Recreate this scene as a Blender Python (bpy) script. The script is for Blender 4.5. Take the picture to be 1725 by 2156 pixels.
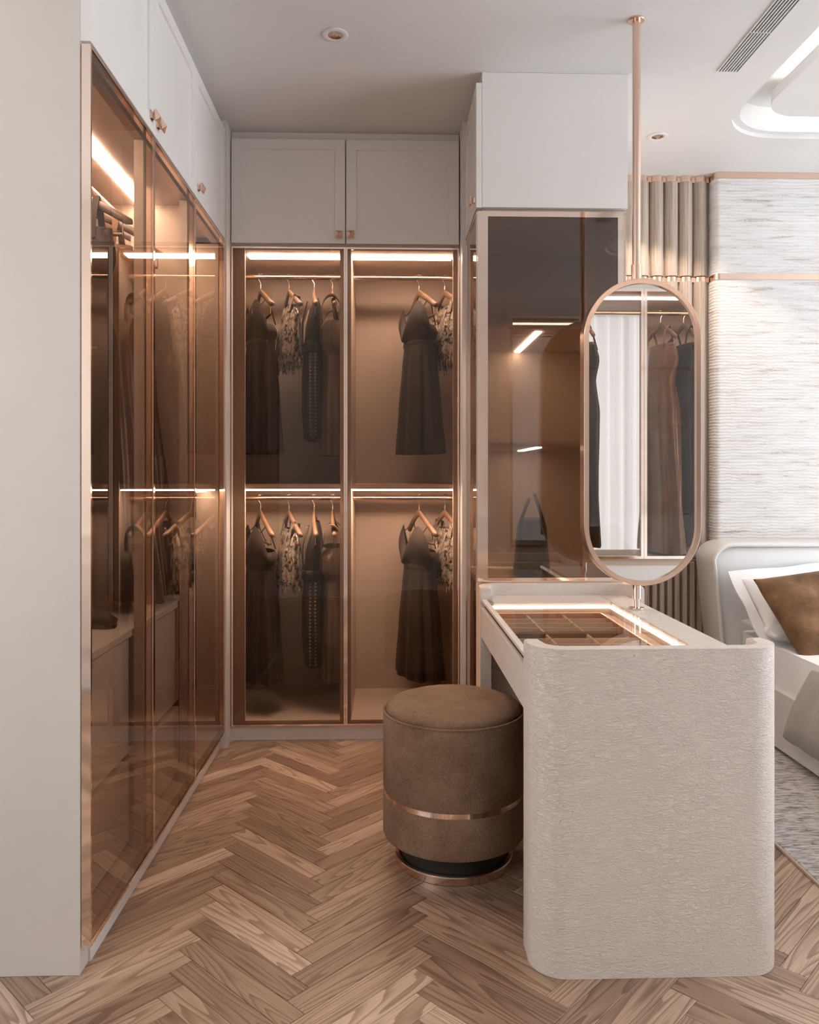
import bpy, bmesh, math, random
from mathutils import Vector, Matrix
random.seed(7)
PI = math.pi
S = bpy.context.scene
COL = S.collection
for o in list(bpy.data.objects):
    bpy.data.objects.remove(o)

# ---------------------------------------------------------------- camera
W_PX, H_PX, F_PX, HORIZON = 1725.0, 2156.0, 1670.0, 1004.0
YAW = math.atan((862.5 - 813.0) / F_PX)
cam = bpy.data.cameras.new('camera')
cam.sensor_fit = 'VERTICAL'
cam.sensor_height = 36.0
cam.lens = F_PX * 36.0 / H_PX
cam.shift_y = -(H_PX / 2 - HORIZON) / H_PX
cam.clip_start = 0.05
camo = bpy.data.objects.new('camera', cam)
COL.objects.link(camo)
camo.location = (0, 0, 1.2)
camo.rotation_euler = (PI / 2, 0, -YAW)
S.camera = camo

# ---------------------------------------------------------------- world, exposure
w = bpy.data.worlds.new('world')
S.world = w
w.use_nodes = True
w.node_tree.nodes['Background'].inputs[0].default_value = (0.85, 0.92, 1.0, 1)
w.node_tree.nodes['Background'].inputs[1].default_value = 1.0
S.view_settings.view_transform = 'Standard'
S.view_settings.look = 'None'
S.view_settings.gamma = 1.0
S.view_settings.use_curve_mapping = False
S.view_settings.exposure = 0.2
S.cycles.transparent_max_bounces = 24
S.cycles.max_bounces = 8
S.cycles.glossy_bounces = 5

WINDOW_RIGHT = 7.5      # brightness of the daylight panes
WINDOW_FRONT = 1.3
FILL_LEFT = 3.7  # glow of the added left pane, fill for end panel and vanity
LED = 55.0
COVE = 22.0
WARM = (1.0, 0.80, 0.62)

# ---------------------------------------------------------------- materials
def mat(name):
    m = bpy.data.materials.new(name)
    m.use_nodes = True
    nt = m.node_tree
    for n in list(nt.nodes):
        nt.nodes.remove(n)
    out = nt.nodes.new('ShaderNodeOutputMaterial')
    return m, nt, out

def nd(nt, t, **kw):
    n = nt.nodes.new('ShaderNode' + t)
    for k, v in kw.items():
        setattr(n, k, v)
    return n

def principled(name, col, rough=0.5, metal=0.0, spec=0.5, sheen=0.0, coat=0.0):
    m, nt, out = mat(name)
    b = nd(nt, 'BsdfPrincipled')
    b.inputs['Base Color'].default_value = (*col, 1)
    b.inputs['Roughness'].default_value = rough
    b.inputs['Metallic'].default_value = metal
    b.inputs['Specular IOR Level'].default_value = spec
    b.inputs['Sheen Weight'].default_value = sheen
    b.inputs['Coat Weight'].default_value = coat
    nt.links.new(b.outputs[0], out.inputs[0])
    return m, nt, b

def coords(nt, scale=(1, 1, 1), src='Object'):
    tc = nd(nt, 'TexCoord')
    mp = nd(nt, 'Mapping')
    mp.inputs['Scale'].default_value = scale
    nt.links.new(tc.outputs[src], mp.inputs['Vector'])
    return mp.outputs[0]

def noise(nt, vec, scale, detail=3, rough=0.55, dist=0.0):
    n = nd(nt, 'TexNoise')
    n.inputs['Scale'].default_value = scale
    n.inputs['Detail'].default_value = detail
    n.inputs['Roughness'].default_value = rough
    n.inputs['Distortion'].default_value = dist
    if vec is not None:
        nt.links.new(vec, n.inputs['Vector'])
    return n

def ramp(nt, fac, stops):
    r = nd(nt, 'ValToRGB')
    el = r.color_ramp.elements
    while len(el) < len(stops):
        el.new(0.5)
    for e, (p, c) in zip(el, stops):
        e.position = p
        e.color = (*c, 1) if len(c) == 3 else c
    nt.links.new(fac, r.inputs[0])
    return r.outputs[0]

def math_(nt, op, a, b=None):
    n = nd(nt, 'Math', operation=op)
    for i, v in enumerate((a, b)):
        if v is None:
            continue
        if isinstance(v, (int, float)):
            n.inputs[i].default_value = v
        else:
            nt.links.new(v, n.inputs[i])
    return n.outputs[0]

def bump(nt, b, height, strength=0.3, dist=0.002):
    n = nd(nt, 'Bump')
    n.inputs['Strength'].default_value = strength
    n.inputs['Distance'].default_value = dist
    nt.links.new(height, n.inputs['Height'])
    nt.links.new(n.outputs[0], b.inputs['Normal'])

def paint(name, col, rough=0.45, var=0.03):
    m, nt, b = principled(name, col, rough, spec=0.35)
    n = noise(nt, coords(nt), 3.0, 4)
    c = ramp(nt, n.outputs[0], [(0.3, tuple(x * (1 - var) for x in col)), (0.7, tuple(min(1, x * (1 + var)) for x in col))])
    nt.links.new(c, b.inputs['Base Color'])
    f = noise(nt, coords(nt), 220, 2)
    bump(nt, b, f.outputs[0], 0.06, 0.0006)
    return m

def metal(name, col, rough, brush=True):
    m, nt, b = principled(name, col, rough, 1.0)
    if brush:
        n = noise(nt, coords(nt, (60, 60, 2.0)), 12, 3)
        r = ramp(nt, n.outputs[0], [(0.2, (rough * 0.8,) * 3), (0.8, (rough * 1.25,) * 3)])
        nt.links.new(r, b.inputs['Roughness'])
    return m

def glass(name, tint, ior=1.7, rough=0.0):
    m, nt, out = mat(name)
    t = nd(nt, 'BsdfTransparent')
    t.inputs[0].default_value = (*tint, 1)
    g = nd(nt, 'BsdfGlossy')
    g.inputs['Roughness'].default_value = rough
    g.inputs['Color'].default_value = (1, 0.97, 0.94, 1)
    f = nd(nt, 'Fresnel')
    f.inputs[0].default_value = ior
    geo = nd(nt, 'NewGeometry')
    front = math_(nt, 'SUBTRACT', 1.0, geo.outputs['Backfacing'])
    fac = math_(nt, 'MULTIPLY', f.outputs[0], front)
    mx = nd(nt, 'MixShader')
    nt.links.new(fac, mx.inputs[0])
    nt.links.new(t.outputs[0], mx.inputs[1])
    nt.links.new(g.outputs[0], mx.inputs[2])
    nt.links.new(mx.outputs[0], out.inputs[0])
    return m

def emit(name, col, s):
    m, nt, out = mat(name)
    e = nd(nt, 'Emission')
    e.inputs[0].default_value = (*col, 1)
    e.inputs[1].default_value = s
    nt.links.new(e.outputs[0], out.inputs[0])
    return m

def leather(name, col, k=1.0):
    m, nt, b = principled(name, col, 0.42, spec=0.45, coat=0.05)
    def ridge(sc, vec, width):
        n = noise(nt, vec, sc, 4, 0.6, 0.35)
        d = math_(nt, 'ABSOLUTE', math_(nt, 'SUBTRACT', n.outputs[0], 0.5))
        return ramp(nt, d, [(0.0, (0, 0, 0)), (width, (1, 1, 1))])
    v1 = coords(nt, (1, 1, 2.6))
    a = ridge(27, v1, 0.05)
    c_ = ridge(58, v1, 0.06)
    big = noise(nt, coords(nt), 6, 2)
    mask = ramp(nt, big.outputs[0], [(0.36, (0.75,) * 3), (0.60, (1,) * 3)])
    fine = noise(nt, v1, 150, 3)
    h = math_(nt, 'MULTIPLY', math_(nt, 'ADD', a, math_(nt, 'MULTIPLY', c_, 0.7)), mask)
    h = math_(nt, 'ADD', h, math_(nt, 'MULTIPLY', fine.outputs[0], 0.5))
    bump(nt, b, h, 0.66 * k, 0.0028)
    c = ramp(nt, big.outputs[0], [(0.25, tuple(x * 0.96 for x in col)), (0.75, col)])
    nt.links.new(c, b.inputs['Base Color'])
    return m

def cloth(name, col, rough=0.8, scale=300, strength=0.25, mott=0.12, sheen=0.2, spec=0.3):
    m, nt, b = principled(name, col, rough, spec=spec, sheen=sheen)
    n = noise(nt, coords(nt), 9, 4)
    c = ramp(nt, n.outputs[0], [(0.3, tuple(x * (1 - mott) for x in col)), (0.7, tuple(min(1, x * (1 + mott)) for x in col))])
    nt.links.new(c, b.inputs['Base Color'])
    f = noise(nt, coords(nt), scale, 2)
    bump(nt, b, f.outputs[0], strength, 0.0015)
    return m

M = {}
M['wall'] = paint('beige_wall_paint', (0.655, 0.61, 0.565))
M['cab'] = paint('pale_grey_lacquer', (0.79, 0.765, 0.74), 0.35, 0.015)
M['ceil'] = paint('ceiling_plaster', (0.74, 0.73, 0.725), 0.6, 0.02)
M['dark'] = principled('dark_shadow_gap', (0.02, 0.014, 0.01), 0.6)[0]
M['carc'] = paint('taupe_laminate', (0.57, 0.455, 0.37), 0.5, 0.03)
M['cream'] = paint('cream_tray_lining', (0.78, 0.65, 0.54), 0.5, 0.03)
M['rose'] = metal('brushed_rose_bronze', (0.84, 0.625, 0.50), 0.24, False)
M['polish'] = metal('polished_rose_gold', (0.90, 0.74, 0.64), 0.07, False)
M['stilemetal'] = metal('bronze_door_profile', (0.42, 0.28, 0.20), 0.3, False)
M['glass'] = glass('bronze_smoked_glass', (0.745, 0.665, 0.605), 1.75)
M['glassback'] = glass('bronze_smoked_glass_back', (0.745, 0.665, 0.605), 1.5)
M['glassgrey'] = glass('grey_bronze_smoked_glass', (0.66, 0.585, 0.53), 1.9)
M['clear'] = glass('clear_tabletop_glass', (0.95, 0.90, 0.86), 1.6)
M['mirror'] = principled('mirror_silver', (0.92, 0.91, 0.90), 0.0, 1.0)[0]
M['led'] = emit('warm_led', (1.0, 0.855, 0.72), LED)
M['led_tower'] = emit('warm_led_tower', (1.0, 0.855, 0.72), 24.0)
M['led_dim'] = emit('warm_led_dim', (1.0, 0.855, 0.72), 13.0)
M['tray_led'] = emit('vanity_led', (1.0, 0.86, 0.73), 4.5)
M['leather'] = leather('cream_pebbled_leather', (0.84, 0.765, 0.70))
M['bedleather'] = leather('white_bed_leather', (0.80, 0.77, 0.745), 0.5)
M['sheet'] = cloth('white_bed_linen', (0.89, 0.89, 0.90), 0.85, 260, 0.15, 0.02)
M['headb'] = cloth('white_headboard_fabric', (0.83, 0.82, 0.81), 0.85, 240, 0.2, 0.02)
M['satin_dark'] = cloth('dark_brown_crepe', (0.040, 0.027, 0.021), 0.65, 60, 0.08, 0.2, sheen=0.03)
M['satin_gloss'] = cloth('glossy_bronze_satin', (0.19, 0.092, 0.040), 0.27, 26, 0.7, 0.25, sheen=0.0, spec=0.7)
M['satin_taupe'] = cloth('taupe_satin', (0.22, 0.155, 0.11), 0.42, 60, 0.3, 0.2, sheen=0.0, spec=0.5)
M['leather_black'] = cloth('black_leather', (0.03, 0.021, 0.016), 0.5, 160, 0.3, 0.2, sheen=0.0, spec=0.4)
M['braid'] = cloth('brown_braided_trim', (0.26, 0.18, 0.12), 0.5, 200, 0.3)
M['hanger'] = cloth('walnut_hanger_wood', (0.17, 0.095, 0.055), 0.45, 80, 0.1, 0.2, sheen=0, spec=0.5)
M['steel'] = principled('hook_steel', (0.75, 0.70, 0.65), 0.2, 1.0)[0]
M['bag'] = cloth('dark_taupe_bag_leather', (0.055, 0.042, 0.034), 0.5, 120, 0.3, 0.15, sheen=0.0, spec=0.4)
M['throw'] = cloth('grey_quilted_throw', (0.40, 0.37, 0.345), 0.9, 70, 0.9, 0.1)
M['fur'] = cloth('brown_faux_fur', (0.20, 0.105, 0.05), 0.9, 90, 1.0, 0.45, sheen=0.08)

def lace():
    m, nt, b = principled('silver_sequin_lace', (0.4, 0.33, 0.27), 0.3, 0.3)
    v = nd(nt, 'TexVoronoi')
    v.inputs['Scale'].default_value = 95
    nt.links.new(coords(nt, (1, 1, 0.6)), v.inputs['Vector'])
    n = noise(nt, coords(nt, (1, 1, 0.7)), 48, 5, 0.7, 0.5)
    c1 = ramp(nt, n.outputs[0], [(0.42, (0.025, 0.018, 0.014)), (0.5, (0.45, 0.36, 0.28)), (0.7, (0.75, 0.66, 0.56))])
    nt.links.new(c1, b.inputs['Base Color'])
    bump(nt, b, v.outputs['Distance'], 1.0, 0.004)
    return m
M['lace'] = lace()

def stool_fabric():
    m, nt, b = principled('brown_woven_velvet', (0.2, 0.13, 0.085), 0.85, spec=0.15, sheen=0.06)
    n = noise(nt, coords(nt), 7, 4, 0.6)
    c = ramp(nt, n.outputs[0], [(0.3, (0.20, 0.116, 0.068)), (0.72, (0.36, 0.232, 0.15))])
    v = nd(nt, 'TexVoronoi')
    v.inputs['Scale'].default_value = 300
    nt.links.new(coords(nt, (1, 1, 0.8)), v.inputs['Vector'])
    sh = ramp(nt, v.outputs['Distance'], [(0.0, (1.15,) * 3), (0.8, (0.7,) * 3)])
    mx = nd(nt, 'MixRGB', blend_type='MULTIPLY')
    mx.inputs[0].default_value = 1.0
    nt.links.new(c, mx.inputs[1])
    nt.links.new(sh, mx.inputs[2])
    nt.links.new(mx.outputs[0], b.inputs['Base Color'])
    inv = math_(nt, 'SUBTRACT', 1.0, v.outputs['Distance'])
    bump(nt, b, inv, 0.7, 0.002)
    return m
M['stool'] = stool_fabric()

def veneer():
    m, nt, b = principled('grey_oak_veneer', (0.4, 0.32, 0.26), 0.5)
    n = noise(nt, coords(nt, (55, 55, 0.9)), 3.2, 4, 0.65)
    c = ramp(nt, n.outputs[0], [(0.3, (0.27, 0.205, 0.16)), (0.5, (0.43, 0.345, 0.285)), (0.72, (0.56, 0.47, 0.395))])
    nt.links.new(c, b.inputs['Base Color'])
    bump(nt, b, n.outputs[0], 0.15, 0.001)
    return m
M['veneer'] = veneer()

def textile():
    m, nt, b = principled('ivory_streaked_wall_textile', (0.75, 0.73, 0.71), 0.95, spec=0.1)
    n = noise(nt, coords(nt, (3.0, 3.0, 34)), 1.5, 5, 0.65, 0.6)
    fine = noise(nt, coords(nt, (60, 60, 60)), 4, 3, 0.7)
    s = math_(nt, 'ADD', n.outputs[0], math_(nt, 'MULTIPLY', math_(nt, 'SUBTRACT', fine.outputs[0], 0.5), 0.42))
    c = ramp(nt, s, [(0.24, (0.28, 0.22, 0.18)), (0.32, (0.52, 0.46, 0.41)), (0.40, (0.68, 0.66, 0.645)), (0.58, (0.77, 0.765, 0.76))])
    nt.links.new(c, b.inputs['Base Color'])
    wv = nd(nt, 'TexWave', bands_direction='Z')
    wv.inputs['Scale'].default_value = 20
    wv.inputs['Distortion'].default_value = 3.5
    wv.inputs['Detail'].default_value = 2
    nt.links.new(coords(nt), wv.inputs['Vector'])
    h = math_(nt, 'ADD', wv.outputs['Fac'], fine.outputs[0])
    bump(nt, b, h, 0.4, 0.006)
    return m
M['textile'] = textile()

def rugmat():
    m, nt, b = principled('mottled_grey_rug', (0.5, 0.47, 0.45), 1.0, spec=0.05)
    n = noise(nt, coords(nt, (14, 55, 10)), 1.6, 5, 0.65, 0.4)
    c = ramp(nt, n.outputs[0], [(0.31, (0.18, 0.145, 0.13)), (0.45, (0.50, 0.47, 0.455)), (0.54, (0.72, 0.70, 0.695)), (0.8, (0.86, 0.85, 0.85))])
    nt.links.new(c, b.inputs['Base Color'])
    bump(nt, b, n.outputs[0], 1.0, 0.012)
    return m
M['rug'] = rugmat()

def parquet():
    m, nt, b = principled('ash_herringbone_wood', (0.4, 0.27, 0.18), 0.36, spec=0.45)
    uv = nd(nt, 'UVMap')
    oi = nd(nt, 'ObjectInfo')
    geo = nd(nt, 'NewGeometry')
    r = math_(nt, 'FRACT', math_(nt, 'ADD', oi.outputs['Random'], geo.outputs['Random Per Island']))
    mp = nd(nt, 'Mapping')
    mp.inputs['Scale'].default_value = (0.75, 10.0, 1.0)
    nt.links.new(uv.outputs[0], mp.inputs['Vector'])
    off = nd(nt, 'CombineXYZ')
    nt.links.new(math_(nt, 'MULTIPLY', r, 37.0), off.inputs[0])
    nt.links.new(math_(nt, 'MULTIPLY', r, 91.0), off.inputs[1])
    nt.links.new(math_(nt, 'MULTIPLY', r, 53.0), off.inputs[2])
    ad = nd(nt, 'VectorMath', operation='ADD')
    nt.links.new(mp.outputs[0], ad.inputs[0])
    nt.links.new(off.outputs[0], ad.inputs[1])
    low = noise(nt, ad.outputs[0], 1.3, 1.5, 0.45)
    rings = math_(nt, 'FRACT', math_(nt, 'MULTIPLY', low.outputs[0], 15.0))
    line = ramp(nt, rings, [(0.0, (0.0,) * 3), (0.5, (0.2,) * 3), (0.88, (1.0,) * 3), (0.97, (0.9,) * 3), (1.0, (0.0,) * 3)])
    mp2 = nd(nt, 'Mapping')
    mp2.inputs['Scale'].default_value = (9.0, 300.0, 1.0)
    nt.links.new(uv.outputs[0], mp2.inputs['Vector'])
    ad2 = nd(nt, 'VectorMath', operation='ADD')
    nt.links.new(mp2.outputs[0], ad2.inputs[0])
    nt.links.new(off.outputs[0], ad2.inputs[1])
    fib = noise(nt, ad2.outputs[0], 1.0, 3, 0.6)
    base = ramp(nt, math_(nt, 'FRACT', math_(nt, 'MULTIPLY', r, 7.31)),
                [(0.0, (0.275, 0.17, 0.115)), (0.35, (0.375, 0.245, 0.17)), (0.7, (0.50, 0.345, 0.245)), (1.0, (0.66, 0.485, 0.365))])
    mx = nd(nt, 'MixRGB', blend_type='MULTIPLY')
    nt.links.new(math_(nt, 'MULTIPLY', line, 0.75), mx.inputs[0])
    nt.links.new(base, mx.inputs[1])
    mx.inputs[2].default_value = (0.40, 0.32, 0.27, 1)
    f2 = ramp(nt, fib.outputs[0], [(0.3, (0.74,) * 3), (0.7, (1.12,) * 3)])
    mx2 = nd(nt, 'MixRGB', blend_type='MULTIPLY')
    mx2.inputs[0].default_value = 1.0
    nt.links.new(mx.outputs[0], mx2.inputs[1])
    nt.links.new(f2, mx2.inputs[2])
    nt.links.new(mx2.outputs[0], b.inputs['Base Color'])
    bump(nt, b, math_(nt, 'ADD', fib.outputs[0], math_(nt, 'MULTIPLY', line, -0.6)), 0.12, 0.001)
    return m
M['parquet'] = parquet()

def sheer():
    m, nt, out = mat('sheer_white_curtain')
    d = nd(nt, 'BsdfDiffuse')
    d.inputs[0].default_value = (0.85, 0.87, 0.9, 1)
    t = nd(nt, 'BsdfTranslucent')
    t.inputs[0].default_value = (0.85, 0.88, 0.92, 1)
    a = nd(nt, 'MixShader')
    a.inputs[0].default_value = 0.6
    nt.links.new(d.outputs[0], a.inputs[1])
    nt.links.new(t.outputs[0], a.inputs[2])
    tr = nd(nt, 'BsdfTransparent')
    n = noise(nt, coords(nt), 400, 2)
    a2 = nd(nt, 'MixShader')
    nt.links.new(ramp(nt, n.outputs[0], [(0.4, (0.1,) * 3), (0.6, (0.3,) * 3)]), a2.inputs[0])
    nt.links.new(a.outputs[0], a2.inputs[1])
    nt.links.new(tr.outputs[0], a2.inputs[2])
    nt.links.new(a2.outputs[0], out.inputs[0])
    return m
M['sheer'] = sheer()

# ---------------------------------------------------------------- mesh helpers
def new():
    return bmesh.new()

def box(bm, x0, x1, y0, y1, z0, z1, bev=0.0, seg=2):
    vs = [bm.verts.new(p) for p in ((x0, y0, z0), (x1, y0, z0), (x1, y1, z0), (x0, y1, z0), (x0, y0, z1), (x1, y0, z1), (x1, y1, z1), (x0, y1, z1))]
    fs = [bm.faces.new([vs[i] for i in q]) for q in ((0, 3, 2, 1), (4, 5, 6, 7), (0, 1, 5, 4), (1, 2, 6, 5), (2, 3, 7, 6), (3, 0, 4, 7))]
    if bev > 0:
        es = list({e for f in fs for e in f.edges})
        bmesh.ops.bevel(bm, geom=es, offset=bev, segments=seg, affect='EDGES', profile=0.5)
    return bm

def B(x0, x1, y0, y1, z0, z1, bev=0.0, seg=2):
    return box(new(), min(x0, x1), max(x0, x1), min(y0, y1), max(y0, y1), min(z0, z1), max(z0, z1), bev, seg)

def extrude(bm, pts, z0, z1, bev=0.0, seg=3):
    bot = [bm.verts.new((x, y, z0)) for x, y in pts]
    top = [bm.verts.new((x, y, z1)) for x, y in pts]
    n = len(pts)
    fb = bm.faces.new(list(reversed(bot)))
    ft = bm.faces.new(top)
    for i in range(n):
        bm.faces.new((bot[i], bot[(i + 1) % n], top[(i + 1) % n], top[i]))
    if bev:
        es = list(set(fb.edges) | set(ft.edges))
        bmesh.ops.bevel(bm, geom=es, offset=bev, segments=seg, affect='EDGES', profile=0.5)
    return bm

def rings_loft(bm, rings, close=True, cap0=False, cap1=False):
    rv = [[bm.verts.new(p) for p in r] for r in rings]
    for a, b in zip(rv[:-1], rv[1:]):
        n = len(a)
        for i in range(n if close else n - 1):
            j = (i + 1) % n
            bm.faces.new((a[i], a[j], b[j], b[i]))
    if cap0:
        bm.faces.new(list(reversed(rv[0])))
    if cap1:
        bm.faces.new(rv[-1])
    return bm

def lathe(bm, prof, cx=0, cy=0, n=48, cap0=False, cap1=False):
    return rings_loft(bm, [[(cx + r * math.cos(2 * PI * i / n), cy + r * math.sin(2 * PI * i / n), z) for i in range(n)] for r, z in prof], True, cap0, cap1)

def tube(bm, pts, r, n=10, cap=True):
    pts = [Vector(p) for p in pts]
    rs = r if isinstance(r, (list, tuple)) else [r] * len(pts)
    prev = None
    rings = []
    for i, p in enumerate(pts):
        d = (pts[min(i + 1, len(pts) - 1)] - pts[max(i - 1, 0)]).normalized()
        if prev is None:
            a = Vector((0, 0, 1)) if abs(d.z) < 0.9 else Vector((1, 0, 0))
            u = d.cross(a).normalized()
        else:
            u = (prev - d * prev.dot(d)).normalized()
        prev = u
        v = d.cross(u)
        rings.append([p + (u * math.cos(2 * PI * k / n) + v * math.sin(2 * PI * k / n)) * rs[i] for k in range(n)])
    return rings_loft(bm, rings, True, cap, cap)

def strip(bm, pts, w_dir, width, thick_dir, thick):
    """flat ribbon through pts"""
    wd = Vector(w_dir) * width / 2
    td = Vector(thick_dir) * thick / 2
    rings = [[Vector(p) + wd + td, Vector(p) - wd + td, Vector(p) - wd - td, Vector(p) + wd - td] for p in pts]
    return rings_loft(bm, rings, True, True, True)

def root_of(o):
    while o.parent:
        o = o.parent
    return o

def ob(name, bm, m, parent=None, smooth=False, local=False, recalc=True):
    if recalc:
        bmesh.ops.recalc_face_normals(bm, faces=bm.faces[:])
    if parent is not None and not local:
        off = Vector(root_of(parent).location)
        bmesh.ops.translate(bm, verts=bm.verts[:], vec=-off)
    me = bpy.data.meshes.new(name)
    bm.to_mesh(me)
    bm.free()
    if smooth:
        me.polygons.foreach_set('use_smooth', [True] * len(me.polygons))
        if smooth != 'all':
            me.set_sharp_from_angle(angle=math.radians(38))
    me.materials.append(M[m] if isinstance(m, str) else m)
    o = bpy.data.objects.new(name, me)
    COL.objects.link(o)
    if parent is not None:
        o.parent = parent
    return o

def tag(o, label=None, cat=None, group=None, kind=None):
    if label: o['label'] = label
    if cat: o['category'] = cat
    if group: o['group'] = group
    if kind: o['kind'] = kind
    return o

def thing(name, label, cat, loc=(0, 0, 0), rz=0.0, group=None):
    o = bpy.data.objects.new(name, None)
    o.empty_display_size = 0.05
    COL.objects.link(o)
    o.location = loc
    o.rotation_euler = (0, 0, rz)
    return tag(o, label, cat, group)

def struct(name, bm, m, parent=None, smooth=False):
    o = ob(name, bm, m, parent, smooth)
    if parent is None:
        o['kind'] = 'structure'
    return o

def dup(root, loc, rz, label, group=None):
    r = root.copy()
    COL.objects.link(r)
    r.location = loc
    r.rotation_euler = (0, 0, rz)
    r['label'] = label
    if group: r['group'] = group
    for ch in list(root.children):
        c = ch.copy()
        COL.objects.link(c)
        c.parent = r
        for g in list(ch.children):
            d = g.copy()
            COL.objects.link(d)
            d.parent = c
    return r

def subsurf(o, lv=2):
    m = o.modifiers.new('subsurf', 'SUBSURF')
    m.levels = lv
    m.render_levels = lv
    return o

CZ = 2.777          # ceiling height
# ================================================================ SETTING
RX0, RX1, RY0, RY1 = -2.3, 4.7, -0.75, 4.24
floor = struct('floor', B(RX0, RX1, RY0, RY1, -0.06, -0.012), 'dark')

# --- herringbone planks (L x W at +-45 degrees)
PW, PL = 0.0654, 0.4214
X00, Y00 = -0.777, 1.870
GAP = 0.0005
def plank_geom(horiz):
    """vertices relative to the plank's centre; returns verts, faces, uvs by vert"""
    hl, hw = PL / 2 - GAP, PW / 2 - GAP
    c = 0.0009
    base = [(-hl, -hw, -0.012), (hl, -hw, -0.012), (hl, hw, -0.012), (-hl, hw, -0.012),
            (-hl, -hw, -c), (hl, -hw, -c), (hl, hw, -c), (-hl, hw, -c),
            (-hl + c, -hw + c, 0), (hl - c, -hw + c, 0), (hl - c, hw - c, 0), (-hl + c, hw - c, 0)]
    faces = [(8, 9, 10, 11), (4, 5, 9, 8), (5, 6, 10, 9), (6, 7, 11, 10), (7, 4, 8, 11), (0, 1, 5, 4), (1, 2, 6, 5), (2, 3, 7, 6), (3, 0, 4, 7)]
    a = PI / 4 if horiz else -PI / 4
    ca, sa = math.cos(a), math.sin(a)
    vs = [(x * ca - y * sa, x * sa + y * ca, z) for x, y, z in base]
    uv = [(x, y) for x, y, z in base]
    return vs, faces, uv
def plank_mesh(name, items):
    V, Fc, U = [], [], []
    for horiz, cx, cy in items:
        vs, fs, uv = plank_geom(horiz)
        o = len(V)
        V += [(x + cx, y + cy, z) for x, y, z in vs]
        Fc += [tuple(i + o for i in f) for f in fs]
        U += [uv[i] for f in fs for i in f]
    me = bpy.data.meshes.new(name)
    me.from_pydata(V, [], Fc)
    l = me.uv_layers.new(name='UVMap')
    l.data.foreach_set('uv', [c for p in U for c in p])
    me.materials.append(M['parquet'])
    return me
r2 = math.sqrt(2)
cells = []
for col in range(-5, 9):
    for k in range(-60, 60):
        u, v = k * PW + col * (PL + PW), k * PW + col * (PW - PL)
        for horiz in (True, False):
            if horiz:
                cu, cv = u + PL / 2, v + PW / 2
            else:
                cu, cv = u + PL + PW / 2, v + PW - PL / 2
            x, y = X00 + (cu - cv) / r2, Y00 + (cu + cv) / r2
            if RX0 < x < 3.0 and RY0 < y < RY1 - 0.2:
                cells.append((horiz, x, y))
near, rest = [], []
for c in cells:
    h, x, y = c
    vis = -0.98 < x < 1.45 and 1.50 < y < 3.80
    if vis and not (x < -0.90 and y > 2.1):
        near.append(c)
    elif y < 3.85:
        rest.append(c)
mh, mv = plank_mesh('plank', [(True, 0, 0)]), plank_mesh('plank', [(False, 0, 0)])
for h, x, y in near:
    o = bpy.data.objects.new('plank', mh if h else mv)
    COL.objects.link(o)
    o.parent = floor
    o.location = (x, y, 0)
o = bpy.data.objects.new('far_planks', plank_mesh('far_planks', rest))
COL.objects.link(o)
o.parent = floor
o['kind'] = 'stuff'

# --- ceiling with the rounded light recess
def rrect(x0, x1, y0, y1, r, n=10):
    pts = []
    for cx, cy, a0 in ((x1 - r, y1 - r, 0), (x0 + r, y1 - r, PI / 2), (x0 + r, y0 + r, PI), (x1 - r, y0 + r, 1.5 * PI)):
        for i in range(n + 1):
            a = a0 + PI / 2 * i / n
            pts.append((cx + r * math.cos(a), cy + r * math.sin(a)))
    return pts
CX0, CX1, CY0, CY1 = 1.507, 3.9, 0.5, 3.640
bm = new()
outer = rrect(RX0, RX1, RY0, RY1, 0.001)
def ring_at(inset, z):
    return [(x, y, z) for x, y in rrect(CX0 + inset, CX1 - inset, CY0 + inset, CY1 - inset, 0.29 - inset * 0.6)]
rings_loft(bm, [[(x, y, CZ) for x, y in outer], ring_at(0, CZ), ring_at(0, CZ + 0.018), ring_at(0.028, CZ + 0.018), ring_at(0.028, CZ + 0.026),
                ring_at(0.0, CZ + 0.026), ring_at(0.0, CZ + 0.125), ring_at(0.012, CZ + 0.136)], True, False, True)
ceiling = struct('ceiling', bm, 'ceil')
bmesh_is = new()
extrude(bmesh_is, rrect(CX0 + 0.148, CX1 - 0.148, CY0 + 0.148, CY1 - 0.148, 0.17), CZ + 0.033, CZ + 0.079, 0.004)
ob('cove_island', bmesh_is, 'ceil', ceiling)
# LED tape hidden on the ledge and behind the island
m_cove, nt_, out_ = mat('cove_led')
e_ = nd(nt_, 'Emission')
e_.inputs[0].default_value = (1.0, 0.95, 0.88, 1)
geo_ = nd(nt_, 'NewGeometry')
nt_.links.new(math_(nt_, 'MULTIPLY', math_(nt_, 'SUBTRACT', 1.0, geo_.outputs['Backfacing']), COVE), e_.inputs[1])
nt_.links.new(e_.outputs[0], out_.inputs[0])
def quad(pts):
    b_ = new()
    b_.faces.new([b_.verts.new(p) for p in pts])
    return b_
zl = CZ + 0.0805
ia, ib, ic = CX0 + 0.148, CY0 + 0.148, CY1 - 0.148
ob('cove_led_tape', quad([(ia + 0.016, ib + 0.25, zl), (ia + 0.034, ib + 0.25, zl), (ia + 0.034, ic - 0.17, zl), (ia + 0.016, ic - 0.17, zl)]), m_cove, ceiling, recalc=False)
ob('cove_led_tape', quad([(CX1 - 0.35, ic - 0.02, zl), (ia + 0.18, ic - 0.02, zl), (ia + 0.18, ic - 0.02, zl + 0.02), (CX1 - 0.35, ic - 0.02, zl + 0.02)]), m_cove, ceiling, recalc=False)
ob('cove_hanger', B(CX0 + 0.5, CX1 - 0.5, CY0 + 0.5, CY1 - 0.5, CZ + 0.080, CZ + 0.1355), 'ceil', ceiling)

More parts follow.
